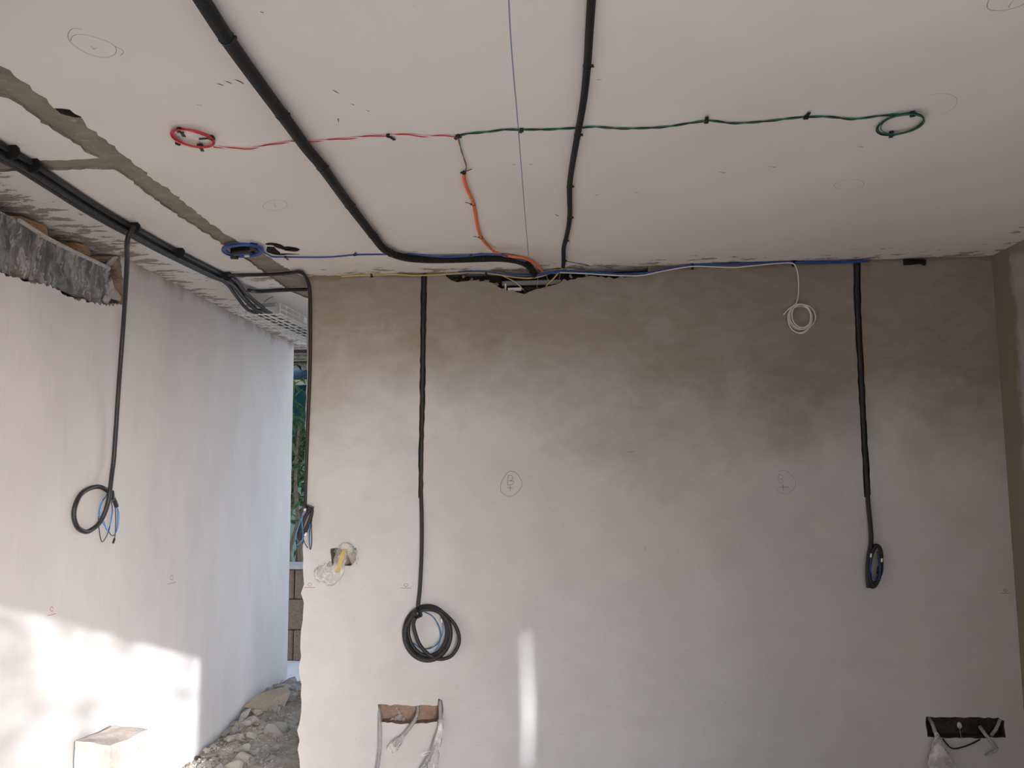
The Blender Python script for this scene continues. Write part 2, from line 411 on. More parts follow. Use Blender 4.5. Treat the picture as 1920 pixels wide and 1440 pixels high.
def plate(name, plane, outline, thick, mat, holes):
    """a wall slab whose face is opened by ragged recesses with real depth"""
    co = []; ed = []
    for poly in [outline]+[h[0] for h in holes]:
        k = len(co); n = len(poly); co += [Vector((p[0], p[1])) for p in poly]; ed += [(k+i, k+(i+1) % n) for i in range(n)]
    vs, es, fs = delaunay_2d_cdt(co, ed, [], 0, 1e-5)[:3]
    mats = [MAT[mat]]; idx = {}
    cls = []; F_ = []
    for f in fs:
        c = sum((vs[i] for i in f), Vector((0, 0)))/len(f)
        if not inside(c, outline): continue
        k = -1
        for j, h in enumerate(holes):
            if inside(c, h[0]) and (k < 0 or holes[k][1] < h[1]): k = j
        F_.append(f); cls.append(k)
    bm = bmesh.new(); cache = {}
    def V(i, d):
        if (i, d) not in cache: cache[(i, d)] = bm.verts.new(plane.at(vs[i][0], vs[i][1], -d))
        return cache[(i, d)]
    def mi(k):
        m_ = MAT[holes[k][2]] if k >= 0 else MAT[mat]
        if m_ not in mats: mats.append(m_)
        return mats.index(m_)
    dep = lambda k: holes[k][1] if k >= 0 else 0.0
    edge = {}
    for f, k in zip(F_, cls):
        fc = bm.faces.new([V(i, dep(k)) for i in f]); fc.material_index = mi(k)
        bm.faces.new([V(i, thick) for i in reversed(f)])
        for q_ in range(len(f)):
            e = (f[q_], f[(q_+1) % len(f)]); edge.setdefault(tuple(sorted(e)), []).append((e, k))
    for key, l in edge.items():
        if len(l) == 1: (e, k), d1 = l[0], thick
        elif dep(l[0][1]) != dep(l[1][1]):
            l.sort(key=lambda t: dep(t[1])); (e, k), d1 = l[0], dep(l[1][1])
        else: continue
        d0 = dep(k)
        fc = bm.faces.new([V(e[1], d0), V(e[0], d0), V(e[0], d1), V(e[1], d1)])
        fc.material_index = mi(l[-1][1]) if len(l) == 2 else mi(k)
    me = bpy.data.meshes.new(name); bm.to_mesh(me); bm.free()
    for m_ in mats: me.materials.append(m_)
    o = bpy.data.objects.new(name, me); col.objects.link(o); o['kind'] = 'structure'; return o
def struct(o): o['kind'] = 'structure'; return o

# --- back wall
out = []
rnd = random.Random(3)
z = 0.0
left_edge = []
while z < ZC:
    left_edge.append((XL + rnd.uniform(-0.004, 0.004) + (rnd.uniform(-0.012, 0.006) if z < 1.3 else 0), z)); z += 0.045
left_edge.append((XL, ZC+0.01))
poly = [(XR+0.15, 0), (XR+0.15, ZC+0.01)] + left_edge[::-1]
wall_back = plate('wall_back', BACK, poly, 0.2, 'back', [
    hole(BACK, [(789, 508), (801, 508), (799, 620), (797, 740), (794, 850), (793, 930), (785, 934), (785, 850), (787, 740), (788, 620)], 0.022, 'chase', 0.03, 0.0025, 1),
    hole(BACK, [(1599, 478), (1613, 478), (1614, 560), (1619, 680), (1626, 820), (1633, 928), (1621, 932), (1614, 820), (1607, 680), (1601, 560)], 0.022, 'chase', 0.03, 0.0025, 2),
    hole(BACK, [(836, 490), (838, 518), (845, 528), (858, 530), (875, 527), (900, 527), (925, 532), (940, 541), (960, 546), (982, 551), (1000, 545), (1020, 541), (1042, 535), (1056, 525), (1085, 522), (1115, 518), (1150, 520), (1185, 520), (1215, 514), (1215, 480)], 0.10, 'darkraw', 0.018, 0.008, 3),
    hole(BACK, [(620, 1028), (641, 1026), (668, 1028), (669, 1050), (657, 1060), (640, 1062), (622, 1058)], 0.06, 'raw', 0.02, 0.004, 4),
    hole(BACK, [(708, 1321), (780, 1323), (820, 1322), (821, 1311), (829, 1312), (832, 1335), (826, 1352), (800, 1357), (765, 1357), (712, 1355)], 0.055, 'hollow', 0.02, 0.004, 5),
    hole(BACK, [(1736, 1344), (1800, 1345), (1872, 1346), (1882, 1352), (1886, 1382), (1840, 1384), (1790, 1384), (1738, 1382)], 0.06, 'darkraw', 0.02, 0.003, 6),
])
# --- left wall (runs past the back wall into the passage)
aR = LEFT.u
a_start = (-0.5-3.4)/aR.y; a_end = (YEND-3.4)/aR.y
left_poly = [(a_start-0.4, 0), (a_end, 0)] + [(a_end + random.uniform(-0.004, 0.004), 0.08*i) for i in range(1, 36)] + [(a_end, ZC+0.01), (a_start-0.4, ZC+0.01)]
wall_left = plate('wall_left', LEFT, left_poly, 0.28, 'left', [hole(LEFT, [(-160, 300), (-160, 430), (-60, 480), (0, 508), (20, 520), (55, 527), (95, 536), (112, 546), (130, 558), (150, 562), (172, 568), (205, 573), (229, 570), (231, 530), (226, 490), (228, 380)], 0.16, 'raw', 0.012, 0.007, 7)])
# --- right wall, rear wall with the door opening and the narrow gap, passage wall
def box_struct(name, x0, x1, y0, y1, z0, z1, mat):
    return struct(MB().box(((x0+x1)/2, (y0+y1)/2, (z0+z1)/2), x1-x0, y1-y0, z1-z0).build(name, mat))
rw_ = MB(); WY0, WY1, WZ0, WZ1 = -0.35, 1.3, 0.6, 2.24      # garden window in the right wall
def rwb(y0, y1, z0, z1): rw_.box((XR+0.1, (y0+y1)/2, (z0+z1)/2), 0.2, y1-y0, z1-z0)
rwb(WY1, YB, 0, ZC+0.01); rwb(YRO, WY0, 0, ZC+0.01); rwb(WY0, WY1, 0, WZ0); rwb(WY0, WY1, WZ1, ZC+0.01)
wall_right = struct(rw_.build('wall_right', 'right'))
JR = 1.63; JL = -0.35
rear = MB()
def rb(x0, x1, z0, z1): rear.box(((x0+x1)/2, (YR+YRO)/2, (z0+z1)/2), x1-x0, YR-YRO, z1-z0)
rb(-2.3, JL, 0, ZC); rb(JR, XR, 0, ZC); rb(JL, JR, LINTEL, ZC)
struct(rear.build('wall_rear', 'raw'))
box_struct('wall_far', 0.35, XR+0.2, YEND-0.15, YEND, 0, ZC, 'left')
box_struct('wall_side', XR, XR+0.2, YB+0.01, YEND-0.16, 0, ZC, 'left')
# --- ceiling slab with the scar of a removed partition
ceiling = plate('ceiling', CEIL, [(YRO, -2.75), (YEND+0.15, -2.75), (YEND+0.15, XR+0.2), (YRO, XR+0.2)], 0.22, 'ceil', [
    hole(CEIL, [(-900, -487), (0, 122), (40, 150), (85, 185), (105, 205), (150, 222), (167, 240), (205, 268), (245, 300), (290, 338), (330, 365), (370, 400), (400, 423), (430, 443), (455, 457), (480, 466), (505, 482), (530, 499), (560, 515), (592, 529), (590, 552), (580, 560),
                  (560, 553), (535, 540), (520, 528), (495, 511), (470, 493), (445, 476), (420, 460), (390, 440), (350, 415), (320, 395), (285, 370), (250, 341), (230, 325), (214, 317), (100, 319), (0, 323), (-100, 325),
                  (-100, 305), (0, 304), (60, 303), (165, 298), (186, 296), (165, 286), (140, 268), (110, 249), (70, 224), (40, 198), (15, 186), (0, 181), (-900, -380)], 0.009, 'concrete', 0.022, 0.007, 11),
    hole(CEIL, [(101, 203), (118, 204), (134, 206), (140, 214), (153, 219), (153, 227), (140, 227), (122, 222), (106, 214)], 0.06, 'darkraw', 0.012, 0.004, 12),
])
box_struct('added_shade_mass', -2.75, XR+0.2, YRO, YEND+0.15, ZC+0.23, 6.2, 'left')  # unseen mass added to keep the sun off the yard
floor = box_struct('floor', -2.75, XR+0.2, YRO, YEND+0.02, -0.15, 0.0, 'floor')
box_struct('ground', -14, 14, -16, 16, -0.25, -0.16, 'outfloor')
box_struct('yard_paving', -6, 2.2, YEND+0.03, 12, -0.155, 0.012, 'outfloor')

box_struct('sun_slit_screen', 2.6, 3.806, -1.66, -1.6, -0.16, 4.6, 'concrete')  # unseen screen added to stop sun at the side window
plate('sun_slit_screen', Plane((0, -1.6, 0), (-1, 0, 0), (0, 0, 1)), [(-5.8, -0.16), (-3.82, -0.16), (-3.82, 2.25), (-3.862, 2.42), (-3.874, 2.58), (-3.880, 2.68), (-3.872, 2.78), (-3.862, 2.92), (-3.858, 3.06), (-3.82, 3.3), (-3.82, 4.6), (-5.8, 4.6)], 0.06, 'concrete', [])  # other half of the added screen, edge shaped to cast the sun streak
box_struct('added_sky_block_rear', -1.2, 2.3, -8.6, -6.8, -0.16, 4.0, 'concrete')  # unseen block added to dim the right of the back wall
# unseen block added to cut skylight through the doorway, darkening the room's right
box_struct('added_sky_block_left', -7.5, -1.3, -9.0, -1.9, -0.16, 5.5, 'concrete')
# ------------------------------------------------------------------ marks drawn on walls and ceiling
def mark(name, parent, plane, strokes, width, mat, off=0.0008, closed=False):
    b = MB()
    for st in strokes:
        wd = width
        pts = pxpath(plane, [(p[0], p[1]) for p in st], off, 0.006)
        ws = [q[2] if len(q) > 2 else None for q in st]
        n = len(pts)
        base = len(b.v)
        for i, p in enumerate(pts):
            t = (pts[min(i+1, n-1)]-pts[max(i-1, 0)]).normalized(); sd = t.cross(plane.n).normalized()
            k = i/(n-1)*(len(st)-1); k0 = min(int(k), len(st)-2)
            wv = wd if ws[0] is None else (ws[k0]*(1-(k-k0))+ws[k0+1]*(k-k0))
            b.v += [p-sd*wv/2, p+sd*wv/2]
            if i: b.face([base+2*i-2, base+2*i-1, base+2*i+1, base+2*i])
    return b.build(name, mat, parent, origin=(0, 0, 0))
def cr(scale, ox, oy, pts): return [(ox+p[0]/scale, oy+p[1]/scale) for p in pts]
def ell(cx, cy, rx, ry, n=22, a0=0, a1=360, rot=0):
    o = []
    for i in range(n+1):
        a = R(a0+(a1-a0)*i/n); x, y = rx*math.cos(a), ry*math.sin(a); c, s = math.cos(R(rot)), math.sin(R(rot))
        o.append((cx+x*c-y*s, cy+x*s+y*c))
    return o
q = lambda pts: cr(16, 900, 860, pts)
mark('pencil_mark', wall_back, BACK, [
    q([(910, 370), (1060, 410), (1180, 540), (1250, 700), (1245, 840), (1150, 980), (1020, 1090), (880, 1130), (760, 1090), (650, 1010), (615, 860), (640, 700), (740, 540), (830, 410), (910, 370)]),
    q([(845, 495), (835, 640), (822, 780)]), q([(840, 500), (950, 510), (992, 570), (950, 640), (875, 660)]), q([(875, 660), (990, 668), (1015, 700), (990, 750), (940, 776), (822, 780)]),
    q([(905, 800), (905, 960)]), q([(815, 875), (985, 878)])], 0.0028, 'pencil')
q = lambda pts: cr(18, 1420, 860, pts)
mark('pencil_mark', wall_back, BACK, [
    q([(690, 440), (830, 400), (960, 410), (1080, 490), (1180, 580), (1250, 700), (1300, 820), (1240, 1000), (1130, 1110), (980, 1180), (850, 1180), (690, 1110), (650, 1000)]),
    q([(725, 510), (720, 650), (715, 790)]), q([(725, 510), (800, 540), (880, 610), (800, 690), (720, 690)]), q([(800, 690), (900, 740), (840, 810), (720, 825)])], 0.0026, 'pencil_faint')
mark('pencil_mark', wall_back, BACK, [q([(860, 870), (870, 1050)]), q([(720, 960), (1050, 960)])], 0.003, 'pencil')
mark('pencil_mark', wall_back, BACK, [[(1209, 1025), (1210, 1034)], [(1176, 848), (1190, 846)]], 0.003, 'pencil_faint')
q = lambda pts: cr(4.8, 0, 0, pts)
mark('pencil_mark', ceiling, CEIL, [
    q([(740, 268), (670, 255), (625, 280), (612, 330), (640, 385), (720, 445), (820, 495), (950, 518), (1030, 490), (1045, 440), (1000, 390), (900, 350), (800, 320), (700, 310), (650, 330), (635, 370)]),
    q([(1030, 415), (1100, 450), (1110, 475), (1085, 500)]), q([(815, 415), (855, 450)]), q([(835, 440), (880, 430)])], 0.0016, 'pencil')
mark('pencil_mark', ceiling, CEIL, [ell(516, 385, 23, 10, rot=-6), [(508, 384), (524, 386)], [(513, 380), (518, 390)]], 0.0022, 'pencil_faint')
q = lambda pts: cr(4.571, 1500, 0, pts)
mark('pencil_mark', ceiling, CEIL, [q([(1640, -60), (1610, 20), (1605, 65), (1650, 90), (1740, 90), (1850, 65), (1910, 40), (1950, 0)]), q([(1840, -10), (1800, 40), (1788, 65)])], 0.0018, 'pencil')
mark('pencil_mark', ceiling, CEIL, [q([(1100, 815), (1220, 800), (1300, 815), (1345, 850), (1330, 910), (1260, 965), (1200, 985)])], 0.0018, 'pencil_faint')
mark('pencil_mark', ceiling, CEIL, [ell(1592, 346, 28, 9, rot=-4)], 0.0022, 'pencil_faint')
mark('chalk_line', ceiling, CEIL, [[(938, -300), (952, -40), (957, 60), (963, 140), (970, 220), (978, 320), (985, 410), (991, 480)]], 0.0032, 'chalk')
q = lambda pts: [(380+p[0]/6, 440+p[1]/6, p[2]) for p in pts]
mark('spray_mark', ceiling, CEIL, [
    q([(715, 112, .02), (770, 106, .045), (830, 114, .042), (880, 145, .045), (930, 158, .035), (970, 155, .07), (1010, 172, .08), (1045, 190, .02)]),
    q([(765, 135, .03), (780, 175, .045), (805, 200, .06), (860, 222, .03), (950, 218, .02), (1090, 222, .008)])], 0.02, 'spray')
mark('scuff_mark', ceiling, CEIL, [[(405, 157, .001), (412, 158, .006), (420, 161, .002)], [(420, 151, .001), (428, 154, .006), (435, 157, .003)], [(439, 149, .002), (448, 152, .007), (457, 157, .005)],
    [(369, 196, .001), (378, 198, .003)], [(623, 168, .001), (630, 172, .005), (637, 176, .001)], [(635, 229, .002), (634, 222, .005)], [(657, 194, .001), (664, 197, .004)], [(684, 206, .001), (693, 209, .004)], [(488, 22, .002), (494, 24, .005)]], 0.004, 'scuff')
mark('scuff_mark', ceiling, CEIL, [[(960, 308, .001), (966, 309, .006)], [(991, 308, .001), (998, 308, .005)], [(1041, 402, .005), (1047, 405, .006)], [(1190, 360, .001), (1196, 362, .004)], [(1345, 322, .001), (1360, 324, .004)], [(1605, 274, .001), (1618, 276, .004)], [(1440, 312, .001), (1455, 314, .004)]], 0.004, 'scuff')
for (cx, cy) in ((581, 1096), (761, 1097), (1885, 1107)):
    mark('level_mark', wall_back, BACK, [ell(cx, cy, 3.4, 2.8, 12), [(cx-10, cy+5.5), (cx+10, cy+5.5)]], 0.0022, 'redmark')
for (cx, cy) in ((97, 1142), (322, 1083)):
    mark('level_mark', wall_left, LEFT, [ell(cx, cy, 3, 4, 12), [(cx-8, cy+12.5), (cx+8, cy+8.5)]], 0.0028, 'redmark')

# ------------------------------------------------------------------ ceiling conduits
def cable(name, label, cat, path, r, mat, seg=10, part='conduit', group=None):
    t = thing(name, label, cat, path[0], group)
    MB().tube(path, r, seg).build(part, mat, t)
    return t
UP = Vector((0, 0, -1))
# wide corrugated conduit
pA = pxpath(CEIL, [(340, -60), (379, 0), (424, 70), (475, 142), (528, 214), (575, 278), (603, 312), (655, 384), (698, 440), (722, 468), (755, 482), (800, 486.5), (860, 486), (920, 484), (950, 485), (975, 490), (992, 499, 0.03), (1001, 515, 0.03), (1004, 530, 0.0)], 0.023, 0.012)
pA = run_back(pA)
tA = cable('conduit', 'thick black corrugated conduit crossing the ceiling diagonally, bending along the back wall', 'conduit', pA, 0.0175, 'conduit', 14)
for (x, y) in ((424, 70), (528, 214), (603, 312), (655, 384), (698, 440), (729, 474), (905, 484)):
    P, T = near(pA, CEIL.px(x, y, 0.023)); add_tie(tA, P, T, 0.0178, UP, 0.012, None, 0.005, side=-1)
# slimmer conduit
pB = pxpath(CEIL, [(1114, -60), (1109, 0), (1105, 60), (1101, 124), (1094, 190), (1083, 253), (1073, 310), (1068, 350), (1068, 408), (1062, 445), (1057, 465), (1057, 490), (1056, 500)], 0.012, 0.012)
pB = run_back(pB)
tB = cable('conduit', 'slim black conduit running straight over the ceiling right of the blue chalk line', 'conduit', pB, 0.0098, 'conduit', 12)
for (x, y) in ((1101, 124), (1083, 253), (1068, 350), (1068, 408), (1060, 452), (1057, 489)):
    P, T = near(pB, CEIL.px(x, y, 0.012)); add_tie(tB, P, T, 0.0098, UP, 0.010, None, 0.004, side=-1)
P, T = near(pB, CEIL.px(1057, 489, 0.012))
MB().tube(catmull([P, CEIL.px(1085, 494, 0.006), CEIL.px(1104, 498, 0.002)], 0.01), 0.0016, 6).build('tie_wire', 'tie', tB)

# heavy bundle along the left wall, into the tray
tC = thing('cable_bundle', 'heavy bundle of black cables along the ceiling above the left wall', 'cable bundle', CEIL.px(250, 425, 0.02))
main = [(-90, 215), (0, 273), (45, 299), (95, 332), (160, 375), (215, 408), (252, 428), (300, 455), (350, 481), (400, 506), (430, 520)]
tail3 = [CEIL.px(452, 538, 0.03), CEIL.px(472, 562, 0.06)]
TRX0, TRX1, TRY0, TRY1, TRZ = -1.985, -1.735, 4.22, 6.12, ZC-0.125
for k, (dx, dz, r) in enumerate(((0.0, 0.014, 0.0135), (0.026, 0.012, 0.011), (-0.018, 0.030, 0.0095), (0.010, 0.033, 0.0105))):
    pts = [CEIL.px(x, y, 0.0) + Vector((dx, 0, -dz)) for (x, y) in main]
    pts += [Vector((-1.895+dx*1.2, 4.05, ZC-0.028-dz)), Vector((-1.90+dx*1.8, 4.22, ZC-0.065-dz*1.0)), Vector((-1.90+dx*2.2, 4.40, TRZ+0.016+0.008*k)), Vector((-1.89+dx*2.4, 5.2, TRZ+0.014+0.004*k)), Vector((-1.89+dx*2.2, 6.1, TRZ+0.014+0.004*k))]
    MB().tube(run_back(catmull(pts, 0.03)), r, 10).build('cable', 'black', tC)
for (x, y) in ((20, 284), (60, 309), (250, 426), (335, 473), (425, 517)):
    P = CEIL.px(x, y, 0.02); T = CEIL.px(x+12, y+7, 0.02)-P
    add_tie(tC, P+Vector((0.004, 0, -0.002)), T, 0.0245, UP, 0.016, None, 0.004)
# loose black stick-like pipe end beside the bundle
MB().tube(catmull([CEIL.px(462, 574, 0.04), CEIL.px(500, 572, 0.04), CEIL.px(519, 571, 0.04)], 0.02), 0.011, 10).build('pipe_stub', 'grey', tC)
MB().tube(catmull([CEIL.px(495, 566, 0.03), CEIL.px(504, 560, 0.01), CEIL.px(512, 556, 0.002)], 0.02), 0.0016, 6).build('tie_wire', 'tie', tC)

# drop with a single loop on the left wall
offW = 0.016
dl = [LEFT.px(x, y, o) for (x, y, o) in ((232, 600, .10), (226, 680, .07), (221, 750, .04), (214, 855, .03), (210, 888, .035), (206, 922, .045), (203.5, 938, .045), (197, 960, .04), (186, 981, .03), (172, 993, .022), (160, 997, .018), (146, 989, .014), (139, 971, .012), (140, 952, .012), (150, 929, .012), (165, 917, .012), (183, 912.5, .014), (197, 917, .016), (208, 927, .018), (216, 942, .018), (218.5, 950, .018))]
top = [CEIL.px(251, 424, 0.035), CEIL.px(249, 434, 0.06)]
p0 = CEIL.px(251, 424, 0.035)
pD = catmull([p0, p0+Vector((-0.022, -0.004, -0.06)), p0.lerp(dl[0], 0.38)+Vector((-0.012, 0, 0.0))] + dl, 0.012)
tD = cable('drop_cable', 'black conduit hanging on the left wall, ending in one open loop with blue wires', 'cable', pD, 0.0098, 'black', 12)
q = lambda pts, off: [LEFT.px(100+x/7.2, 860+y/7.2, off) for x, y in pts]
for pts, m_, off in (
    ([(850, 630), (885, 720), (885, 850), (865, 960), (845, 1000)], 'lblue', 0.02), ([(860, 630), (870, 750), (860, 900), (845, 990)], 'blue', 0.018),
    ([(835, 640), (842, 800), (838, 1000), (825, 1085)], 'bwire', 0.022),
    ([(740, 470), (660, 590), (625, 760), (690, 900), (740, 965), (785, 800), (790, 640), (780, 560)], 'lblue', 0.006),
    ([(735, 465), (640, 620), (610, 800), (625, 1000), (655, 1120), (700, 1080), (750, 960), (790, 780), (800, 690), (785, 580)], 'bwire', 0.008),
    ([(730, 470), (630, 640), (615, 820), (680, 840), (710, 930), (750, 985), (770, 860), (795, 700)], 'lblue', 0.008),
    ([(750, 985), (775, 1025), (805, 1040), (830, 1025)], 'bwire', 0.008)):
    MB().tube(catmull(q(pts, off), 0.006), 0.0019, 6).build('wire', m_, tD)
MB().tube(q([(828, 1080), (806, 1140)], 0.022), 0.005, 8).build('wire_tip', 'tape', tD)
MB().tube(catmull(q([(770, 450), (780, 500), (770, 560)], 0.03), 0.008), 0.0155, 10).build('tape', 'tape', tD)

# pair of branches in the passage and the drop at the wall's free edge
pE = [CEIL.px(425, 516, 0.02), CEIL.px(455, 516, 0.012), CEIL.px(500, 515, 0.012), CEIL.px(540, 512.5, 0.012), CEIL.px(562, 510, 0.016), BACK.px(573, 519, 0.03), BACK.px(579.5, 536, 0.022), BACK.px(581.5, 560, 0.014), BACK.px(582, 610, 0.011), BACK.px(581, 700, 0.011), BACK.px(577, 800, 0.011), BACK.px(573.5, 900, 0.012), BACK.px(572, 950, 0.02)]
pE = catmull(pE, 0.015)
tE = cable('drop_cable', 'black conduit bending off the ceiling and down the free left edge of the back wall', 'cable', pE, 0.0092, 'black', 12)
for (x, y) in ((456, 516), (533, 513), (561, 510)):
    P, T = near(pE, CEIL.px(x, y, 0.012)); add_tie(tE, P, T, 0.0095, UP, 0.012, None, 0.004)
pE2 = catmull([CEIL.px(466, 544, 0.03), CEIL.px(485, 546.5, 0.013), CEIL.px(530, 544, 0.012), CEIL.px(572, 543, 0.012), CEIL.px(600, 543, 0.012)], 0.02)
cable('conduit', 'short black conduit crossing the passage ceiling beneath the bent one, toward the back wall', 'conduit', pE2, 0.0105, 'black', 12)
# its hanging hank
q = lambda pts: [BACK.px(560+p[0]/7.2, 920+p[1]/7.2, p[2]) for p in pts]
hank = MB()
def ringpts(plane, cx, cy, rx, ry, off, rot=0, n=40, turns=1, dr=0, droff=0, a0=0):
    o = []
    for i in range(int(n*turns)+1):
        a = R(a0)+2*math.pi*i/n; k = 1+dr*i/n
        x, y = rx*k*math.cos(a), ry*k*math.sin(a); c, s = math.cos(R(rot)), math.sin(R(rot))
        o.append(plane.px(cx+x*c-y*s, cy+x*s+y*c, off+droff*i/n))
    return o
for k in range(4):
    MB().tube(ringpts(BACK, 572.5+0.8*k, 982-1.5*k, 31-2*k, 6.5-0.5*k, 0.014+0.014*k, -68), 0.008, 8, False).build('coil_turn', 'black', tE)
MB().tube([BACK.px(581, 948, 0.035), BACK.px(577, 958, 0.035)], 0.024, 10).build('tape', 'tape', tE)
for pts, m_ in (([(70, 270, .06), (45, 400, .07), (60, 620, .07), (20, 700, .06), (-40, 730, .05), (-40, 600, .05), (20, 430, .06), (60, 300, .06)], 'lblue'),
                ([(170, 380, .05), (145, 500, .05), (140, 700, .05), (160, 780, .05), (172, 700, .05), (175, 440, .05)], 'lblue'),
                ([(180, 390, .05), (150, 560, .05), (148, 740, .05), (160, 795, .055), (178, 690, .055), (172, 430, .05)], 'bwire'),
                ([(60, 650, .06), (90, 720, .06), (122, 775, .06)], 'bwire')):
    MB().tube(catmull(q(pts), 0.008), 0.0022, 6).build('wire', m_, tE)
MB().tube(q([(80, 270, .07), (90, 240, .07)]), 0.006, 8).build('label_tag', 'redlabel', tE)
MB().tube(q([(85, 610, .07), (105, 570, .07)]), 0.006, 8).build('label_tag', 'redlabel', tE)

# chased drop with the big coil
pG = catmull([BACK.px(795, 500, 0.004), BACK.px(794.5, 560, 0.003), BACK.px(792, 740, 0.0), BACK.px(789.5, 900, -0.002), BACK.px(790, 940, 0.008), BACK.px(791, 980, 0.012), BACK.px(790.5, 1040, 0.012), BACK.px(787.5, 1100, 0.012), BACK.px(784.5, 1130, 0.015), BACK.px(783, 1150, 0.02)], 0.02)
for p in pG: p.z = min(p.z, ZC-0.012)
tG = cable('drop_cable', 'black conduit set in a wall groove, ending in a big round coil', 'cable', pG, 0.0098, 'black', 12)
q6 = lambda x, y: (720+x/7.2, 1080+y/7.2)
for k, (x0, x1, y0, y1, rot) in enumerate(((268, 905, 400, 1145, 0), (300, 880, 430, 1110, 4), (330, 850, 415, 1075, -4), (285, 900, 450, 1130, 6))):
    cx, cy = q6((x0+x1)/2, (y0+y1)/2)
    MB().tube(ringpts(BACK, cx, cy, (x1-x0)/14.4, (y1-y0)/14.4, 0.012+0.012*(k % 2)+0.006*k, rot, 48), 0.0088, 10, False).build('coil_turn', 'black', tG)
big = [q6(*p) for p in ((430, 560), (400, 640), (420, 760), (480, 920), (580, 1040), (700, 1110), (800, 1120), (920, 1070), (1005, 930), (1012, 800), (960, 660), (860, 545), (760, 470), (640, 425), (520, 430), (420, 490))]
MB().tube(catmull([BACK.px(x, y, 0.05-0.002*i) for i, (x, y) in enumerate(big)], 0.01), 0.0088, 10).build('coil_turn', 'black', tG)
for pts, m_ in (([(540, 485), (640, 530), (720, 640), (765, 780), (755, 900), (700, 1010), (640, 1050)], 'lblue'),
                ([(780, 590), (798, 720), (765, 850), (690, 940), (600, 985), (480, 960), (400, 900)], 'lblue'),
                ([(560, 490), (655, 545), (735, 660), (770, 800), (735, 900), (640, 970), (500, 975), (395, 905)], 'bwire')):
    MB().tube(catmull([BACK.px(*q6(*p), 0.02) for p in pts], 0.008), 0.0024, 6).build('wire', m_, tG)
MB().tube([BACK.px(*q6(770, 580), 0.022), BACK.px(*q6(780, 630), 0.022)], 0.005, 8).build('label_tag', 'redlabel', tG)
MB().tube([BACK.px(*q6(410, 520), 0.03), BACK.px(*q6(490, 480), 0.03)], 0.026, 12).build('tape', 'tape', tG)

# right chased drop with the upright coil
pH = catmull([BACK.px(1606, 482, 0.006), BACK.px(1607, 560, 0.004), BACK.px(1613, 680, 0.0), BACK.px(1620, 820, -0.001), BACK.px(1626, 915, 0.0), BACK.px(1628, 945, 0.010), BACK.px(1632, 985, 0.014), BACK.px(1633.5, 1015, 0.02), BACK.px(1629, 1045, 0.03), BACK.px(1627, 1075, 0.03), BACK.px(1629, 1102, 0.03)], 0.02)
for p in pH: p.z = min(p.z, ZC-0.014)
tH = cable('drop_cable', 'black conduit let into the right-hand wall groove, ending in a narrow upright coil', 'cable', pH, 0.0105, 'black', 12)
for k in range(3):
    MB().tube(ringpts(BACK, 1640+0.8*k, 1061.5-k, 12.5-0.8*k, 39.5-1.5*k, 0.012+0.011*k, 6), 0.0082, 10, False).build('coil_turn', 'black', tH)
for pts, m_ in (([(1634, 1042), (1632, 1058), (1634, 1075), (1640, 1087), (1648, 1085), (1650, 1060), (1646, 1035)], 'blue'), ([(1645, 1034), (1648, 1060), (1647, 1080), (1653, 1078)], 'bwire')):
    MB().tube(catmull([BACK.px(x, y, 0.052) for x, y in pts], 0.008), 0.0024, 6).build('wire', m_, tH)
for (x, y) in ((1633, 1041), (1653.5, 1050)):
    MB().tube([BACK.px(x+.5, y-3, 0.062), BACK.px(x-.5, y+4, 0.062)], 0.0045, 8).build('label_tag', 'redlabel', tH)
MB().tube([BACK.px(1651, 1063, 0.035), BACK.px(1649, 1076, 0.028)], 0.014, 12).build('tape', 'tape', tH)

# ------------------------------------------------------------------ thin ceiling wires
def pair(name, label, pl, m1, m2, r=0.0019, off=0.004, pitch=0.11):
    t = thing(name, label, 'wire', CEIL.px(pl[0][0], pl[0][1], off))
    path = pxpath(CEIL, pl, off, 0.006)
    r2 = r*(0.7 if m2 == 'pink' else 1.0)
    MB().tube(helix(path, r*0.8, pitch, 0, UP), r, 6).build('wire', m1, t)
    MB().tube(helix(path, r*0.9, pitch, math.pi, UP), r2, 6).build('wire', m2, t)
    return t, path
tR, pR = pair('wire_pair', 'twisted red and white wire pair on the ceiling, coiled at its left end', [(400, 275), (430, 278), (465, 279), (505, 272), (545, 266), (590, 264.5), (640, 261), (680, 257), (728, 254), (765, 253), (800, 256), (830, 255), (857, 256)], 'red', 'pink')
q3 = lambda x, y: (300+x/9.6, 200+y/9.6)
for k, (m_, rx, ry, dx, dy, rot) in enumerate((('red', 42, 15, 0, 0, 12), ('red', 40.5, 13.2, .5, .8, 13), ('pink', 41.5, 13.6, -.4, .3, 10), ('red', 39.0, 13.6, 1, .2, 15), ('red', 41.3, 14.2, 0, -.4, 11))):
    MB().tube(ringpts(CEIL, 361+dx, 259.8+dy, rx, ry, 0.004+0.003*k, rot, 44), 0.0023, 6, False).build('coil_turn', m_, tR)
for (x, y, tx, ty) in ((336, 244, 4, 6), (398, 259, -14, 1), (334, 268, -6, -5), (376.5, 274, 3, 7)):
    P = CEIL.px(x, y, 0.008); d = CEIL.px(x+tx, y+ty, 0.012)-P
    c0 = CEIL.px(361, 260, 0.008); T = (P-c0).cross(UP)
    add_tie(tR, P, T, 0.0065, UP, d.length*1.0+0.012, d, 0.011)
for (x, y, tx, ty) in ((728, 254, 15, 10),):
    P, T = near(pR, CEIL.px(x, y, 0.004)); d = CEIL.px(x+tx, y+ty, 0.006)-P
    add_tie(tR, P, T, 0.005, UP, 0.03, d, 0.010)
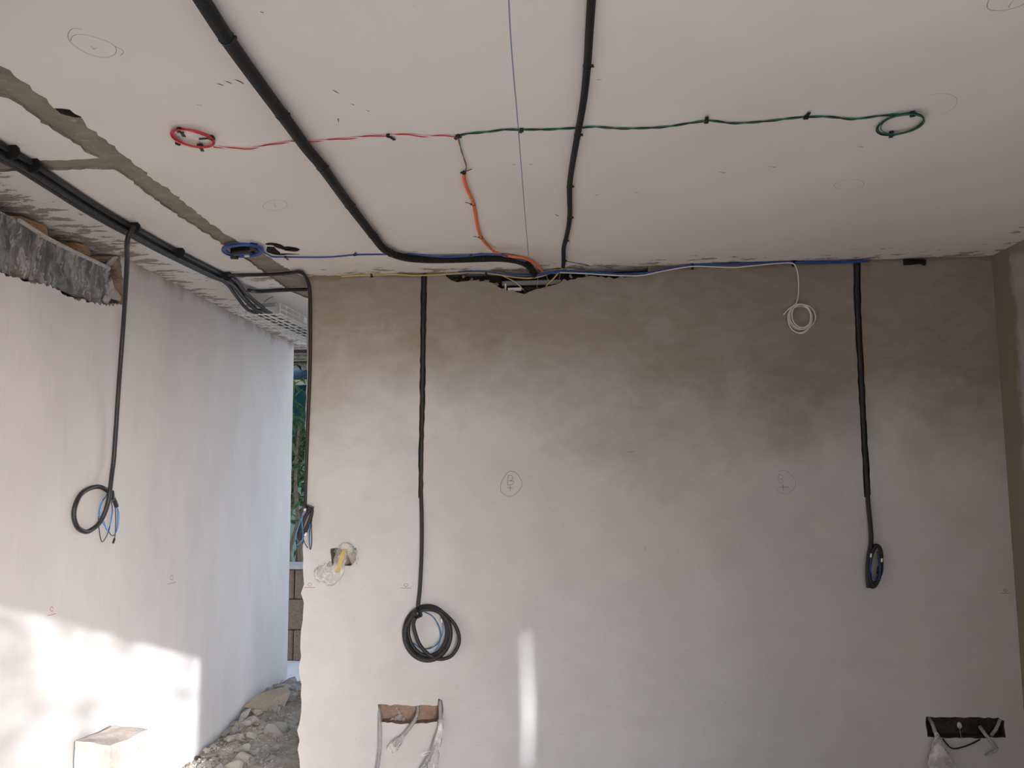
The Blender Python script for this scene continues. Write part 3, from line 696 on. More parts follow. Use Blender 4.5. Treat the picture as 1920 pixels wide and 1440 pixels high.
tN, pN = pair('wire_pair', 'twisted green and black wire pair on the ceiling, coiled at its right end', [(859, 255), (880, 250.5), (920, 247), (950, 243), (978, 243.5), (1020, 243), (1080, 240.5), (1110, 238), (1160, 241), (1210, 240.5), (1260, 236.5), (1325, 227), (1370, 231), (1410, 230), (1450, 226), (1512, 219.5), (1555, 219.5), (1600, 223.5), (1650, 217.5), (1690, 214), (1708, 213)], 'green', 'bwire')
for k, (m_, rx, ry, dx, dy, rot) in enumerate((('green', 46, 18, 0, 0, -14), ('bwire', 44, 16.5, 1, -.5, -14), ('green', 45, 16.8, 1, 1, -11), ('bwire', 46, 17, -.5, .3, -16), ('green', 41, 17, 3.5, -.4, -12))):
    MB().tube(ringpts(CEIL, 1688+dx, 233+dy, rx, ry, 0.004+0.003*k, rot, 44), 0.0017, 6, False).build('coil_turn', m_, tN)
for (x, y, tx, ty) in ((978, 243, -2, 4), (1325, 226.5, 1, -9), (1512, 219, 6, -9), (858, 256, -7, 4)):
    P, T = near(pN, CEIL.px(x, y, 0.004)); d = CEIL.px(x+tx, y+ty, 0.006)-P
    add_tie(tN, P, T, 0.0055, UP, max(0.012, d.length), d, 0.010)
for (x, y, tx, ty) in ((1711, 214, 5, -7), (1671.5, 251, -2, 6)):
    P = CEIL.px(x, y, 0.008); d = CEIL.px(x+tx, y+ty, 0.01)-P
    add_tie(tN, P, CEIL.px(x+10, y-2, 0.008)-P, 0.0075, UP, 0.02, d, 0.012)
# short red/green link and orange conduit
tL, pL = pair('wire_pair', 'short red and green wire link hanging between the wire junction and the orange conduit', [(859, 257), (863, 275), (869, 295), (874, 312), (871, 328)], 'red', 'green', 0.0014, 0.006, 0.16)
pO = pxpath(CEIL, [(870, 324), (870, 333), (874, 350), (882, 368), (888, 383), (892, 405), (896, 428), (902, 445), (912, 458), (925, 470, 0.016), (942, 478, 0.03), (960, 481, 0.05), (985, 485, 0.058), (1005, 495, 0.055), (1018, 509, 0.045)], 0.008, 0.01)
tO = cable('orange_conduit', 'thin orange conduit curving over the ceiling to the hole above the back wall', 'conduit', pO, 0.0062, 'orange', 10)
for (x, y, tx, ty) in ((873, 319, 15, -2), (889, 382, -14, -3), (902, 445, -12, -2), (958, 480, 2, -2)):
    P, T = near(pO, CEIL.px(x, y, 0.008)); d = CEIL.px(x+tx, y+ty, 0.012)-P
    add_tie(tO, P, T, 0.0064, UP, max(0.01, d.length), d, 0.003)
# pale gap sleeve
P, T = near(pO, CEIL.px(884.5, 372.5, 0.008)); T.normalize()
MB().tube([P-T*0.007, P+T*0.007], 0.0066, 10).build('sleeve', 'yellow', tO)

# blue coil with its lead
tK = thing('blue_cable', 'blue cable rolled into a flat taped coil beside the scar, its lead running right', 'cable', CEIL.px(455, 469, 0.01))
for k in range(7):
    MB().tube(ringpts(CEIL, 455+random.uniform(-1, 1), 469.5+random.uniform(-.6, .6), 38.5-2.6*(k % 4), 12.6-1.2*(k % 4), 0.006+0.0055*(k // 2), 2+random.uniform(-2, 2), 44), 0.0034, 7, False).build('coil_turn', 'blue', tK)
MB().tube(catmull([CEIL.px(437, 472, 0.02), CEIL.px(455, 470, 0.02), CEIL.px(474, 468.5, 0.02)], 0.02), 0.019, 10).build('tape', 'tape', tK)
for (x, y, dx) in ((475, 463, 7), (440, 479, 6)):
    MB().tube([CEIL.px(x-dx, y-0.8, 0.016), CEIL.px(x+dx, y+1.2, 0.016)], [0.019, 0.017], 10).build('tape', 'tape', tK)
MB().box(CEIL.px(463, 480, 0.03), 0.022, 0.012, 0.008).build('label_tag', 'redlabel', tK)
pK = pxpath(CEIL, [(492, 471, .01), (500, 476, .01), (512, 481.5, .006), (535, 482, .006), (600, 482.7, .005), (640, 480.5, .005), (665, 478, .005), (700, 477.3, .004), (735, 477, .004), (770, 476.5, .010), (790, 478, .036), (815, 481, .046), (845, 481.6, .047), (875, 480, .046), (905, 477.5, .046), (925, 477.5, .046), (945, 479, .046), (965, 484, .046), (985, 490, .046)], 0.006, 0.01)
MB().tube(pK, 0.0036, 8).build('lead', 'blue', tK)
for (x, y, tx, ty) in ((535, 482, 5, 5), (665, 478, 1, -4), (903, 478, 0, -4)):
    P, T = near(pK, CEIL.px(x, y, 0.006)); d = CEIL.px(x+tx, y+ty, 0.008)-P
    add_tie(tK, P, T, 0.0048, UP, max(0.012, d.length), d, 0.010)

# ------------------------------------------------------------------ cables along the wall/ceiling corner
ZK = ZC-0.006
pY = pxpath(BACK, [(640, 518, .006), (665, 516), (697, 512), (740, 514.5), (780, 516.5), (820, 515), (860, 512.5), (885, 511), (912, 512), (935, 515), (960, 519), (990, 521.5), (1015, 518), (1040, 509), (1058, 498), (1062, 494)], 0.018, 0.012, ZK)
tY = cable('yellow_cable', 'thin yellow cable strung along the top of the back wall', 'cable', pY, 0.0040, 'yellow', 8, 'cable')
for (x, y, tx, ty) in ((697, 512, -4, -6), (912, 512, 0, 3)):
    P, T = near(pY, BACK.px(x, y, 0.018)); d = BACK.px(x+tx, y+ty, 0.02)-P
    add_tie(tY, P, T, 0.006, BACK.n, 0.02, d, 0.010)
MB().tube(pxpath(BACK, [(1062, 496), (1052, 503), (1045, 514), (1036, 524), (1027, 533, 0.0), (1022, 540, -.04)], 0.022, 0.01, ZK), 0.0036, 8).build('cable', 'yellow', tY)
MB().tube(pxpath(BACK, [(942, 517), (955, 523), (968, 530), (979, 541, 0.0), (985, 546, -.03)], 0.014, 0.01, ZK), 0.0024, 8).build('cable', 'yellow', tY)
tU = thing('blue_cable_bundle', 'blue cables bundled along the ceiling corner over the right half of the back wall', 'cable bundle', BACK.px(1200, 511, 0.02))
bl = [(860, 508.5), (905, 509), (940, 513.5), (970, 516.5), (1005, 516), (1030, 511), (1055, 508), (1090, 510), (1130, 512), (1170, 514), (1215, 511), (1260, 503), (1298, 497), (1340, 495.5), (1390, 494), (1440, 492.5), (1485, 491.5), (1530, 492), (1580, 491.5), (1632, 489)]
for k, (dy, off, r) in enumerate(((0, .030, .0040), (1.9, .024, .0040), (-1.6, .022, .0040), (0.6, .016, .0038))):
    pts = bl[(0, 4, 6, 2)[k]:]
    if k == 2: pts = pts[:-1]
    MB().tube(pxpath(BACK, [(x, y+dy*(0.6+0.4*math.sin(x*0.013+k))) for x, y in pts], off, 0.015, ZK), r, 8).build('cable', 'blue', tU)
for (x, y) in ((1298, 497.5), (1487, 491.5)):
    add_tie(tU, BACK.px(x, y+0.5, 0.023), Vector((1, 0, 0)), 0.0125, BACK.n, 0.012, Vector((0, 0, -1)), 0.010)
pW = pxpath(BACK, [(1050, 511), (1090, 512.5), (1130, 515), (1170, 517), (1205, 516), (1250, 507), (1298, 499.5), (1340, 500.5), (1375, 501.5), (1410, 498.5), (1450, 494.5), (1482, 493), (1491, 498), (1495.5, 512, .02), (1497.5, 535, .012), (1496.5, 555, .012), (1493, 568, .012), (1484, 576, .012), (1478, 590, .012), (1479, 606, .012), (1488, 620, .012), (1502, 625.5, .012), (1514, 619, .014), (1522, 604, .016), (1521, 590, .018)], 0.034, 0.01, ZK)
tW = cable('white_cable', 'thin white cable along the ceiling corner, dropping into a small loose coil', 'cable', pW, 0.0030, 'white', 8, 'cable')
for k, (cx, cy, rx, ry, rot) in enumerate(((1500, 594, 20, 24, 0), (1501, 596, 22, 22, 10), (1505, 594, 24, 23, 20), (1499, 597, 21.5, 27, 0), (1503, 592, 18, 22, -10))):
    MB().tube(ringpts(BACK, cx, cy, rx, ry, 0.006+0.005*k, rot, 44), 0.0030, 7, False).build('coil_turn', 'white', tW)
MB().tube(catmull([BACK.px(1469, 590, .012), BACK.px(1475, 583, .014), BACK.px(1483, 576, .016), BACK.px(1494, 570, .018)], 0.01), 0.0030, 7).build('cable_tail', 'white', tW)
# dark plug near the right corner
pc = pxpath(BACK, [(1694, 481), (1710, 482), (1725, 484), (1733, 490), (1731, 496, .01)], 0.008, 0.01, ZC-0.02)
tag(MB().tube(pc, [0.016-0.006*i/(len(pc)-1) for i in range(len(pc))], 10).build('conduit_stub', 'conduit', None, pc[0]), 'short dark conduit stub tucked under the ceiling near the right corner', 'conduit')

# ------------------------------------------------------------------ inside the hole above the back wall
t = thing('metal_channel', 'dark metal channel exposed inside the broken hole above the back wall', 'metal channel', BACK.px(995, 535, -0.04))
a = BACK.px(942, 531, -0.03); b_ = BACK.px(1052, 531, -0.03)
MB().box((a+b_)/2, (b_-a).length, 0.03, 0.022).build('channel', 'metal', t)
MB().box((a+b_)/2+Vector((0, 0.0, -0.030)), (b_-a).length*0.9, 0.012, 0.018).build('slot_shade', 'tape', t)  # solid black bar standing in for the shaded slot
MB().box(BACK.px(965, 543, -0.02), 0.07, 0.02, 0.016).build('bracket', 'white', t)
MB().box(BACK.px(948, 538, -0.02), 0.008, 0.02, 0.030).build('bracket', 'white', t)
for (x0, y0, x1, y1) in ((1009, 518, 1007, 540), (1024, 516, 1029, 528), (1050, 513, 1049, 523), (1043, 530, 1044, 536), (1034, 531, 1034, 535)):
    MB().tube([BACK.px(x0, y0, 0.004), BACK.px(x1, y1, 0.006)], 0.0016, 6).build('tie_wire', 'grey', t)
rn = random.Random(5)
def chunk_mesh(name, rnd, mat, n=14, sq=(1, 1, 0.7)):
    bm = bmesh.new()
    for i in range(n):
        v = Vector((rnd.gauss(0, 1), rnd.gauss(0, 1), rnd.gauss(0, 1))).normalized()*rnd.uniform(0.75, 1.05)
        bm.verts.new((v.x*sq[0], v.y*sq[1], v.z*sq[2]))
    r = bmesh.ops.convex_hull(bm, input=bm.verts)
    bmesh.ops.delete(bm, geom=[g for g in r['geom_interior'] if isinstance(g, bmesh.types.BMVert)], context='VERTS')
    bmesh.ops.recalc_face_normals(bm, faces=bm.faces)
    me = bpy.data.meshes.new(name); bm.to_mesh(me); bm.free(); me.materials.append(MAT[mat]); return me
lump = [chunk_mesh('mortar_lump', rn, 'mortar') for _ in range(4)]
def put_lump(parent, P, s, name='mortar_lump', me=None):
    o = bpy.data.objects.new(name, me or rn.choice(lump)); col.objects.link(o); o.parent = parent
    o.location = P - Vector(parent.location); o.scale = (s*rn.uniform(.7, 1.3), s*rn.uniform(.7, 1.3), s*rn.uniform(.7, 1.3))
    o.rotation_euler = (rn.uniform(0, 6), rn.uniform(0, 6), rn.uniform(0, 6)); return o
darklump = [chunk_mesh('mortar_lump', rn, 'darkraw') for _ in range(2)]
for (x, y, s, d) in ((846, 521, .02, 1), (853, 527, .016, 1), (884, 524, .012, 0), (896, 526, .014, 0), (913, 528, .02, 0), (930, 534, .014, 0), (985, 547, .016, 1), (998, 543, .014, 1), (1070, 518, .016, 0), (1100, 518, .014, 0), (870, 519, .012, 0)):
    put_lump(wall_back, BACK.px(x, y, -0.012), s, me=(rn.choice(darklump) if d else None))
for (x, y, s) in ((718, 1352, .014), (735, 1350, .018), (742, 1346, .016), (750, 1345, .02), (757, 1349, .018), (748, 1335, .014), (744, 1328, .010), (728, 1353, .012), (765, 1354, .012), (800, 1354, .012), (806, 1356, .012), (790, 1354, .010)):
    put_lump(wall_back, BACK.px(x, y, -0.045), s)
for (x, y, s) in ((630, 1032, .018), (637, 1037, .016), (624, 1055, .014)):
    put_lump(wall_back, BACK.px(x, y, -0.05), s)
mid = [chunk_mesh('mortar_lump', rn, 'raw') for _ in range(3)]
for (x, y, s) in ((210, 490, .035), (216, 515, .03), (205, 535, .035), (212, 555, .035), (222, 540, .02), (200, 560, .028), (188, 568, .02), (218, 565, .02), (60, 528, .02), (20, 520, .02)):
    put_lump(wall_left, LEFT.px(x, y, -0.03), s, me=(rn.choice(lump) if s > .025 and x < 215 else rn.choice(mid)))

# ------------------------------------------------------------------ wrapped shutter box in the left wall
t = thing('shutter_box', 'plastic-wrapped shutter box set in the recess at the top of the left wall', 'shutter box', LEFT.px(100, 500, -0.06))
def lq(pts, off): return [LEFT.px(x, y, off) for x, y in pts]
bx = MB()
fr = [(-155, 300), (0, 400), (30, 412), (90, 446), (150, 476), (203, 503), (206, 560), (150, 556), (95, 532), (0, 503), (-155, 434)]
F0 = [LEFT.px(x, y, -0.045) for x, y in fr]; B0 = [p - LEFT.n*0.09 for p in F0]
n = len(fr); bx.v = F0+B0
bx.face(list(range(n))); bx.face(list(range(n, 2*n))[::-1])
for i in range(n): bx.face([i, n+i, n+(i+1) % n, (i+1) % n])
bx.build('body', 'boxdark', t)
# film: a wrinkled sheet hung in front of the body
fm = MB(); NU, NV = 70, 16
topl = [(-155, 297), (0, 396), (34, 412), (60, 428), (90, 446), (150, 475), (206, 501)]
botl = [(-155, 436), (0, 509), (30, 520), (60, 526), (100, 538), (150, 561), (204, 572)]
def lerp_line(line, s):
    k = s*(len(line)-1); i = min(int(k), len(line)-2); f = k-i
    return (line[i][0]*(1-f)+line[i+1][0]*f, line[i][1]*(1-f)+line[i+1][1]*f)
for i in range(NU+1):
    for j in range(NV+1):
        s, tt = i/NU, j/NV
        a = lerp_line(topl, s); b2 = lerp_line(botl, s)
        x = a[0]*(1-tt)+b2[0]*tt; y = a[1]*(1-tt)+b2[1]*tt
        wr = 0.020*mn.noise(Vector((s*26+tt*7, tt*2.2, 0.3)))+0.008*mn.noise(Vector((s*60-tt*9, tt*4, 4.0)))
        if s > 0.72 and tt > 0.55: wr += 0.016*mn.noise(Vector((s*70, tt*16, 9)))
        fm.v.append(LEFT.px(x, y, -0.022+wr + (0.012 if j == 0 else 0)))
for i in range(NU):
    for j in range(NV):
        k = i*(NV+1)+j; fm.face([k, k+NV+1, k+NV+2, k+1], None, True)
fm.build('plastic_film', 'film', t)
MB().tube(catmull(lq([(36, 413), (90, 447), (150, 477), (205, 503)], -0.028), 0.02), 0.009, 8).build('edge_strip', 'mortar', t)
for pl_, lab in (([(38, 405), (88, 420), (90, 443), (70, 436), (40, 420)], 'rough timber wedge under the ceiling at the far left of the wrapped shutter box'), ([(140, 455), (160, 457), (171, 474), (168, 480), (148, 472)], 'small timber wedge beneath the ceiling, in the middle of the wrapped shutter box')):
    wbx = MB(); A = [LEFT.px(x, y, -0.05) for x, y in pl_]
    for p in A: p.z = min(p.z, ZC-0.004)
    B = [p-LEFT.n*0.09 for p in A]; n = len(A); wbx.v = A+B
    wbx.face(list(range(n))); wbx.face(list(range(n, 2*n))[::-1])
    for i in range(n): wbx.face([i, n+i, n+(i+1) % n, (i+1) % n])
    tag(wbx.build('timber_wedge', 'wood', None, A[0]), lab, 'wood')

# ------------------------------------------------------------------ wire mesh tray in the passage
t = thing('cable_tray', 'white wire mesh cable tray hung under the passage ceiling', 'cable tray', ((TRX0+TRX1)/2, TRY0, TRZ))
rw = 0.0030
for i in range(7):
    x = TRX0+(TRX1-TRX0)*i/6
    MB().tube([(x, TRY0, TRZ), (x, TRY1, TRZ)], rw, 6).build('long_wire', 'tray', t)
for x in (TRX0, TRX1):
    for z in (0.028, 0.058): MB().tube([(x, TRY0, TRZ+z), (x, TRY1, TRZ+z)], rw, 6).build('long_wire', 'tray', t)
k = 0
while TRY0+0.1*k <= TRY1+0.001:
    y = TRY0+0.1*k; k += 1
    MB().tube([(TRX0, y, TRZ+0.058), (TRX0, y, TRZ-rw*1.5), (TRX1, y, TRZ-rw*1.5), (TRX1, y, TRZ+0.058)], rw, 6).build('cross_wire', 'tray', t)
for y in (4.95, 5.95):
    for x in (TRX0, TRX1): MB().tube([(x, y, ZC), (x, y, TRZ+0.058)], 0.0014, 6).build('hanger_wire', 'tray', t)
MB().box((TRX1+0.004, 4.62, TRZ+0.030), 0.003, 0.07, 0.035).build('joint_plate', 'tray', t)

# ------------------------------------------------------------------ crumpled plastic bags
def bag(name, parent, ctr, rad, mat='bag', seed=0, seg=18, wr=0.30):
    """crumpled sleeve along a centre line with varying widths (wide, deep)"""
    b = MB(); n = len(ctr)
    for i, p in enumerate(ctr):
        t_ = (ctr[min(i+1, n-1)]-ctr[max(i-1, 0)]).normalized()
        nn = BACK.n - t_*BACK.n.dot(t_); nn.normalize(); sd = t_.cross(nn).normalized()
        for k in range(seg):
            a = 2*math.pi*k/seg
            c = 1+wr*mn.noise(Vector((math.cos(a)*2.6+seed, math.sin(a)*2.6, i*0.32)))*1.6+wr*0.6*mn.noise(Vector((math.cos(a)*6, math.sin(a)*6+seed, i*0.9)))
            b.v.append(p+sd*(math.cos(a)*rad[i][0]*c)+nn*(math.sin(a)*rad[i][1]*c))
        if i:
            for k in range(seg):
                k2 = (k+1) % seg; b.face([(i-1)*seg+k, (i-1)*seg+k2, i*seg+k2, i*seg+k], None, True)
    return b.build(name, mat, parent)
def radlerp(keys, n):
    o = []
    for i in range(n):
        k = i/(n-1)*(len(keys)-1); j = min(int(k), len(keys)-2); f = k-j
        o.append((keys[j][0]*(1-f)+keys[j+1][0]*f, keys[j][1]*(1-f)+keys[j+1][1]*f))
    return o
q7 = lambda x, y, off: BACK.px(560+x/7.2, 920+y/7.2, off)
t = thing('bagged_cables', 'yellow wires in a crumpled clear bag hanging out of the small square hole', 'bagged wires', q7(600, 850, 0.0))
c = catmull([q7(760, 1000, .03), q7(740, 900, .03), q7(690, 800, .035), q7(630, 775, .03), q7(580, 860, .035), q7(550, 960, .035), q7(520, 1060, .035), q7(430, 1110, .03), q7(330, 1130, .026), q7(230, 1160, .02)], 0.008)
bag('plastic_bag', t, c, radlerp([(.014, .010), (.022, .014), (.026, .018), (.026, .018), (.026, .018), (.030, .020), (.044, .022), (.050, .020), (.044, .018), (.022, .008)], len(c)), seed=2)
for k in range(4):
    o = 16*k
    MB().tube(catmull([q7(600+o, 900, -.04), q7(600+o, 800, .045), q7(575+o*.9, 850, .058), q7(545+o*.8, 960, .060), q7(515+o, 1060, .062), q7(500+o, 1100, .055)], 0.008), 0.0028, 7).build('wire', 'yellow', t)
# socket hole, left: three dusty conduits
q8 = lambda x, y, off: BACK.px(660+x/8, 1280+y/8, off)
lab = {0: 'dusty grey conduit hanging straight down from the left end of the socket hole',
       1: 'grey conduit with a flattened end slanting left out of the middle of the socket hole',
       2: 'grey conduit wrapped in white film hanging from the right end of the socket hole'}
pa = catmull([q8(395, 330, -.03), q8(405, 420, -.008), q8(415, 560, .012), q8(420, 750, .016), q8(420, 950, .02), q8(400, 1150, .022), q8(380, 1300, .024), q8(365, 1500, .03)], 0.01)
cable('socket_conduit', lab[0], 'conduit', pa, 0.0092, 'grey', 10, 'conduit')
pb = catmull([q8(990, 330, -.04), q8(990, 430, -.03), q8(960, 530, .0), q8(890, 640, .018), q8(790, 770, .022), q8(700, 870, .022), q8(640, 950, .020)], 0.01)
tb = cable('socket_conduit', lab[1], 'conduit', pb, 0.0092, 'grey', 10, 'conduit')
c = catmull([q8(760, 800, .022), q8(690, 880, .022), q8(620, 960, .018), q8(560, 1020, .012)], 0.008)
bag('flat_end', tb, c, radlerp([(.010, .010), (.020, .012), (.024, .008), (.020, .003)], len(c)), seed=5)
pcn = catmull([q8(1320, 260, -.02), q8(1325, 340, -.008), q8(1330, 480, .012), q8(1325, 640, .022), q8(1290, 760, .03), q8(1230, 940, .034), q8(1190, 1060, .034), q8(1120, 1180, .034), q8(1050, 1290, .034), q8(960, 1450, .04)], 0.01)
tc_ = cable('socket_conduit', lab[2], 'conduit', pcn, 0.0095, 'grey', 10, 'conduit')
c = catmull([q8(1335, 560, .02), q8(1325, 700, .03), q8(1290, 850, .036), q8(1260, 1000, .036), q8(1240, 1120, .03), q8(1220, 1300, .03), q8(1220, 1480, .03)], 0.01)
bag('film_wrap', tc_, c, radlerp([(.012, .012), (.014, .014), (.018, .014), (.018, .013), (.022, .012), (.032, .014), (.034, .012)], len(c)), seed=8, wr=0.22)
MB().tube(catmull([q8(1190, 1030, .05), q8(1120, 1040, .05), q8(1040, 1070, .045), q8(1060, 1090, .045), q8(1150, 1070, .05)], 0.006), 0.002, 6).build('film_loop', 'white', tc_)
MB().tube(catmull([q8(1300, 560, .0), q8(1325, 640, .024), q8(1315, 720, .027)], 0.006), 0.0102, 10).build('grey_sleeve', 'metal', tc_)
# socket hole, right
q9 = lambda x, y, off: BACK.px(1680+x/8, 1300+y/8, off)
lab = {0: 'conduit ending in a cloudy plastic bag, from the dark right-hand socket hole',
       1: 'bent conduit sticking out of the dark socket hole beside the right corner'}
pa = catmull([q9(480, 360, -.04), q9(530, 430, -.02), q9(580, 560, .008), q9(620, 680, .02)], 0.008)
ta = cable('socket_conduit', lab[0], 'conduit', pa, 0.0085, 'grey', 10, 'conduit')
c = catmull([q9(590, 580, .012), q9(620, 680, .02), q9(620, 800, .03), q9(640, 950, .035), q9(700, 1150, .035), q9(740, 1350, .03), q9(760, 1500, .02)], 0.01)
bag('plastic_bag', ta, c, radlerp([(.008, .008), (.018, .014), (.042, .024), (.056, .026), (.072, .024), (.09, .020), (.08, .016)], len(c)), seed=11)
MB().tube(catmull([q9(700, 680, .02), q9(800, 800, .022), q9(880, 830, .02), q9(1020, 800, .02), q9(1150, 750, .016), q9(1260, 690, .004)], 0.01), 0.0036, 8).build('wire_loop', 'bwire', ta)
tp = thing('plug_wire', 'thin wire with a white plug cap standing in the dark socket hole on the right', 'plug', q9(950, 480, -.03))
MB().tube(catmull([q9(950, 480, -.02), q9(965, 600, -.012), q9(990, 690, .004)], 0.01), 0.0016, 6).build('wire', 'grey', tp)
bm = bmesh.new(); bmesh.ops.create_uvsphere(bm, u_segments=12, v_segments=8, radius=0.011)
for v in bm.verts: v.co.z *= 1.35; v.co.x *= 0.9
me = bpy.data.meshes.new('cap'); bm.to_mesh(me); bm.free(); me.materials.append(MAT['white'])
o = bpy.data.objects.new('cap', me); col.objects.link(o); o.parent = tp; o.location = (0, 0, 0)
pb = catmull([q9(1250, 490, -.035), q9(1330, 600, -.01), q9(1420, 710, .012), q9(1490, 800, .022), q9(1515, 850, .024), q9(1470, 880, .024), q9(1390, 900, .02), q9(1340, 930, .012)], 0.008)
tb = cable('socket_conduit', lab[1], 'conduit', pb, [0.0085 if i < len(pb)*0.62 else 0.005 for i in range(len(pb))], 'grey', 10, 'conduit')
cable('socket_conduit', 'short conduit leaning across the far right end of the dark socket hole', 'conduit', catmull([q9(1570, 370, -.02), q9(1540, 450, -.016), q9(1490, 550, -.016), q9(1420, 640, -.02)], 0.01), 0.0075, 'grey', 10, 'conduit')

# ------------------------------------------------------------------ masonry stub by the left wall
b = MB(); bm = bmesh.new()
ux = LEFT.u; un = LEFT.n
c0 = LEFT.px(142, 1390, 0.06); zt = c0.z; c0.z = 0
TOPP = Plane((0, 0, zt), (1, 0, 0), (0, 1, 0))
A, Bp, Cp, Dp = [TOPP.px(*p_) - Vector((0, 0, zt)) for p_ in ((142, 1390), (215, 1360), (271, 1365), (207, 1399))]
N_ = 10
def addgrid(p, e1, e2, n1, n2):
    g = [[bm.verts.new(p+e1*(i/n1)+e2*(j/n2)) for j in range(n2+1)] for i in range(n1+1)]
    for i in range(n1):
        for j in range(n2): bm.faces.new((g[i][j], g[i+1][j], g[i+1][j+1], g[i][j+1]))
up = Vector((0, 0, zt))
addgrid(A, Bp-A, up, 14, 20); addgrid(Dp, Cp-Dp, up, 14, 20); addgrid(A, Dp-A, up, 8, 20); addgrid(Bp, Cp-Bp, up, 8, 20); addgrid(A+up, Bp-A, Dp-A, 14, 8)
bmesh.ops.remove_doubles(bm, verts=bm.verts, dist=0.001)
for v in bm.verts:
    k = 0.004*mn.noise(v.co*18)+0.003*mn.noise(v.co*50)
    ctr = (A+Cp)/2; d = (v.co-ctr); d.z = 0
    v.co += d.normalized()*k
    if v.co.z > zt-0.01: v.co.z += 0.006*mn.noise(v.co*14)
bmesh.ops.recalc_face_normals(bm, faces=bm.faces)
for v in bm.verts: v.co -= c0
me = bpy.data.meshes.new('masonry_stub'); bm.to_mesh(me); bm.free(); me.materials.append(MAT['blockstub'])
o = bpy.data.objects.new('masonry_stub', me); col.objects.link(o); o.location = c0
tag(o, 'sunlit pale masonry block standing against the foot of the left wall', 'block')

# ------------------------------------------------------------------ rubble at the foot of the left wall
def heap_h(x, y):
    xl = -2.18-0.08*(y-3.4)
    d = max(0.0, x-xl)
    e = max(0.0, min(1.0, (y-3.5)/0.6))*max(0.0, min(1.0, (6.35-y)/0.45))
    h = (0.16*math.exp(-(d/0.75)**2)+0.035)*e
    h += 0.10*math.exp(-((x+1.95)/0.22)**2-((y-5.55)/0.35)**2)
    h += e*(0.035*mn.noise(Vector((x*5, y*5, 0)))+0.022*mn.noise(Vector((x*13, y*13, 2)))+0.010*mn.noise(Vector((x*32, y*32, 5))))
    return max(h, 0.0)-0.004*(e < 0.02)
b = MB(); NX, NY = 76, 150; x0, x1, y0, y1 = -2.42, -1.2, 3.4, 6.4
for i in range(NX+1):
    for j in range(NY+1):
        y = y0+(y1-y0)*j/NY; xl = -2.18-0.08*(y-3.4)-0.01
        x = xl+(x1-xl)*i/NX
        b.v.append(Vector((x, y, heap_h(x, y)+0.002)))
for i in range(NX):
    for j in range(NY):
        k = i*(NY+1)+j; b.face([k, k+NY+1, k+NY+2, k+1], None, False)
ho = b.build('rubble_heap', 'rubble', None, (-2.0, 5.0, 0))
tag(ho, 'dusty heap of broken mortar and sand along the foot of the left wall', 'rubble', kind='stuff')
grav = MB(); gr = random.Random(21)
for i in range(2600):
    y = gr.uniform(3.7, 6.3); xl = -2.16-0.08*(y-3.4); x = xl+abs(gr.gauss(0, 0.42))
    if x > -1.47: continue
    s = gr.uniform(0.004, 0.012); P = Vector((x, y, heap_h(x, y)+s*0.4)); k = len(grav.v)
    rot = Matrix.Rotation(gr.uniform(0, 6), 3, 'Z') @ Matrix.Rotation(gr.uniform(0, 3), 3, 'X')
    for v in ((1, 0, -.5), (-.6, .8, -.4), (-.5, -.9, -.5), (.3, .2, .8), (-.4, -.1, .6)):
        grav.v.append(P+rot @ (Vector(v)*s*gr.uniform(.7, 1.2)))
    for f in ((0, 1, 3), (1, 4, 3), (1, 2, 4), (2, 0, 3), (2, 3, 4), (0, 2, 1)): grav.face([k+q_ for q_ in f])
go = grav.build('gravel', 'chunk', None, (-2.0, 5.0, 0))
tag(go, 'fine gravel and grit strewn over the rubble heap', 'gravel', kind='stuff')
rc = random.Random(33)
meshes = [chunk_mesh('rubble_chunk', rc, m_, 16, (1, rc.uniform(.6, .95), rc.uniform(.4, .75))) for m_ in ('chunk', 'chunk', 'chunk2', 'chunk', 'chunk3', 'chunk2', 'chunk')]
cnt = 0
for i in range(900):
    y = rc.uniform(3.85, 6.1); xl = -2.18-0.08*(y-3.4); x = xl+0.04+abs(rc.gauss(0, 0.33))
    if x > -1.52 or cnt >= 210: continue
    s = rc.choice((.018, .024, .03, .036, .045, .055, .07))*rc.uniform(.85, 1.15)
    ci = rc.randrange(len(meshes)); o = bpy.data.objects.new('rubble_chunk', meshes[ci]); col.objects.link(o)
    kd = ('pale', 'pale', 'grey', 'pale', 'sandy', 'grey', 'pale')[ci]
    o.location = (x, y, heap_h(x, y)+s*0.25); o.scale = (s, s, s); o.rotation_euler = (rc.uniform(-.5, .5), rc.uniform(-.5, .5), rc.uniform(0, 6.28))
    tag(o, 'small %s broken mortar chunk lying in the rubble along the left wall' % kd, 'rubble', '%s mortar chunks in the rubble heap' % kd); cnt += 1
for (px_, py_, s, m_, sq, lab) in ((505, 1342, .15, 'chunk3', (1.2, .85, .45), 'large sandy slab leaning on top of the rubble heap'),
                              (427, 1385, .06, 'chunk', (1.2, .8, .6), 'pale flat chunk midway along the rubble, against the left wall'),
                              (492, 1378, .05, 'chunk', (1.1, .8, .6), 'pale wedge-shaped chunk just in front of the sandy slab'),
                              (455, 1418, .06, 'chunk', (1.4, .5, .4), 'long thin broken piece at the front of the rubble')):
    P = FLOORP.px(px_, py_, 0.16); z_ = heap_h(P.x, P.y)
    o = bpy.data.objects.new('rubble_slab', chunk_mesh('rubble_slab', rc, m_, 18, sq)); col.objects.link(o)
    o.location = (P.x, P.y, z_+s*0.2); o.scale = (s, s, s); o.rotation_euler = (0.25, -0.2, rc.uniform(0.3, 1.0))
    tag(o, lab, 'rubble')
P = FLOORP.px(372, 1434, 0.17)
bs = bpy.data.objects.new('plastic_scrap', chunk_mesh('plastic_scrap', rc, 'tape', 14, (1, .7, .7))); col.objects.link(bs)
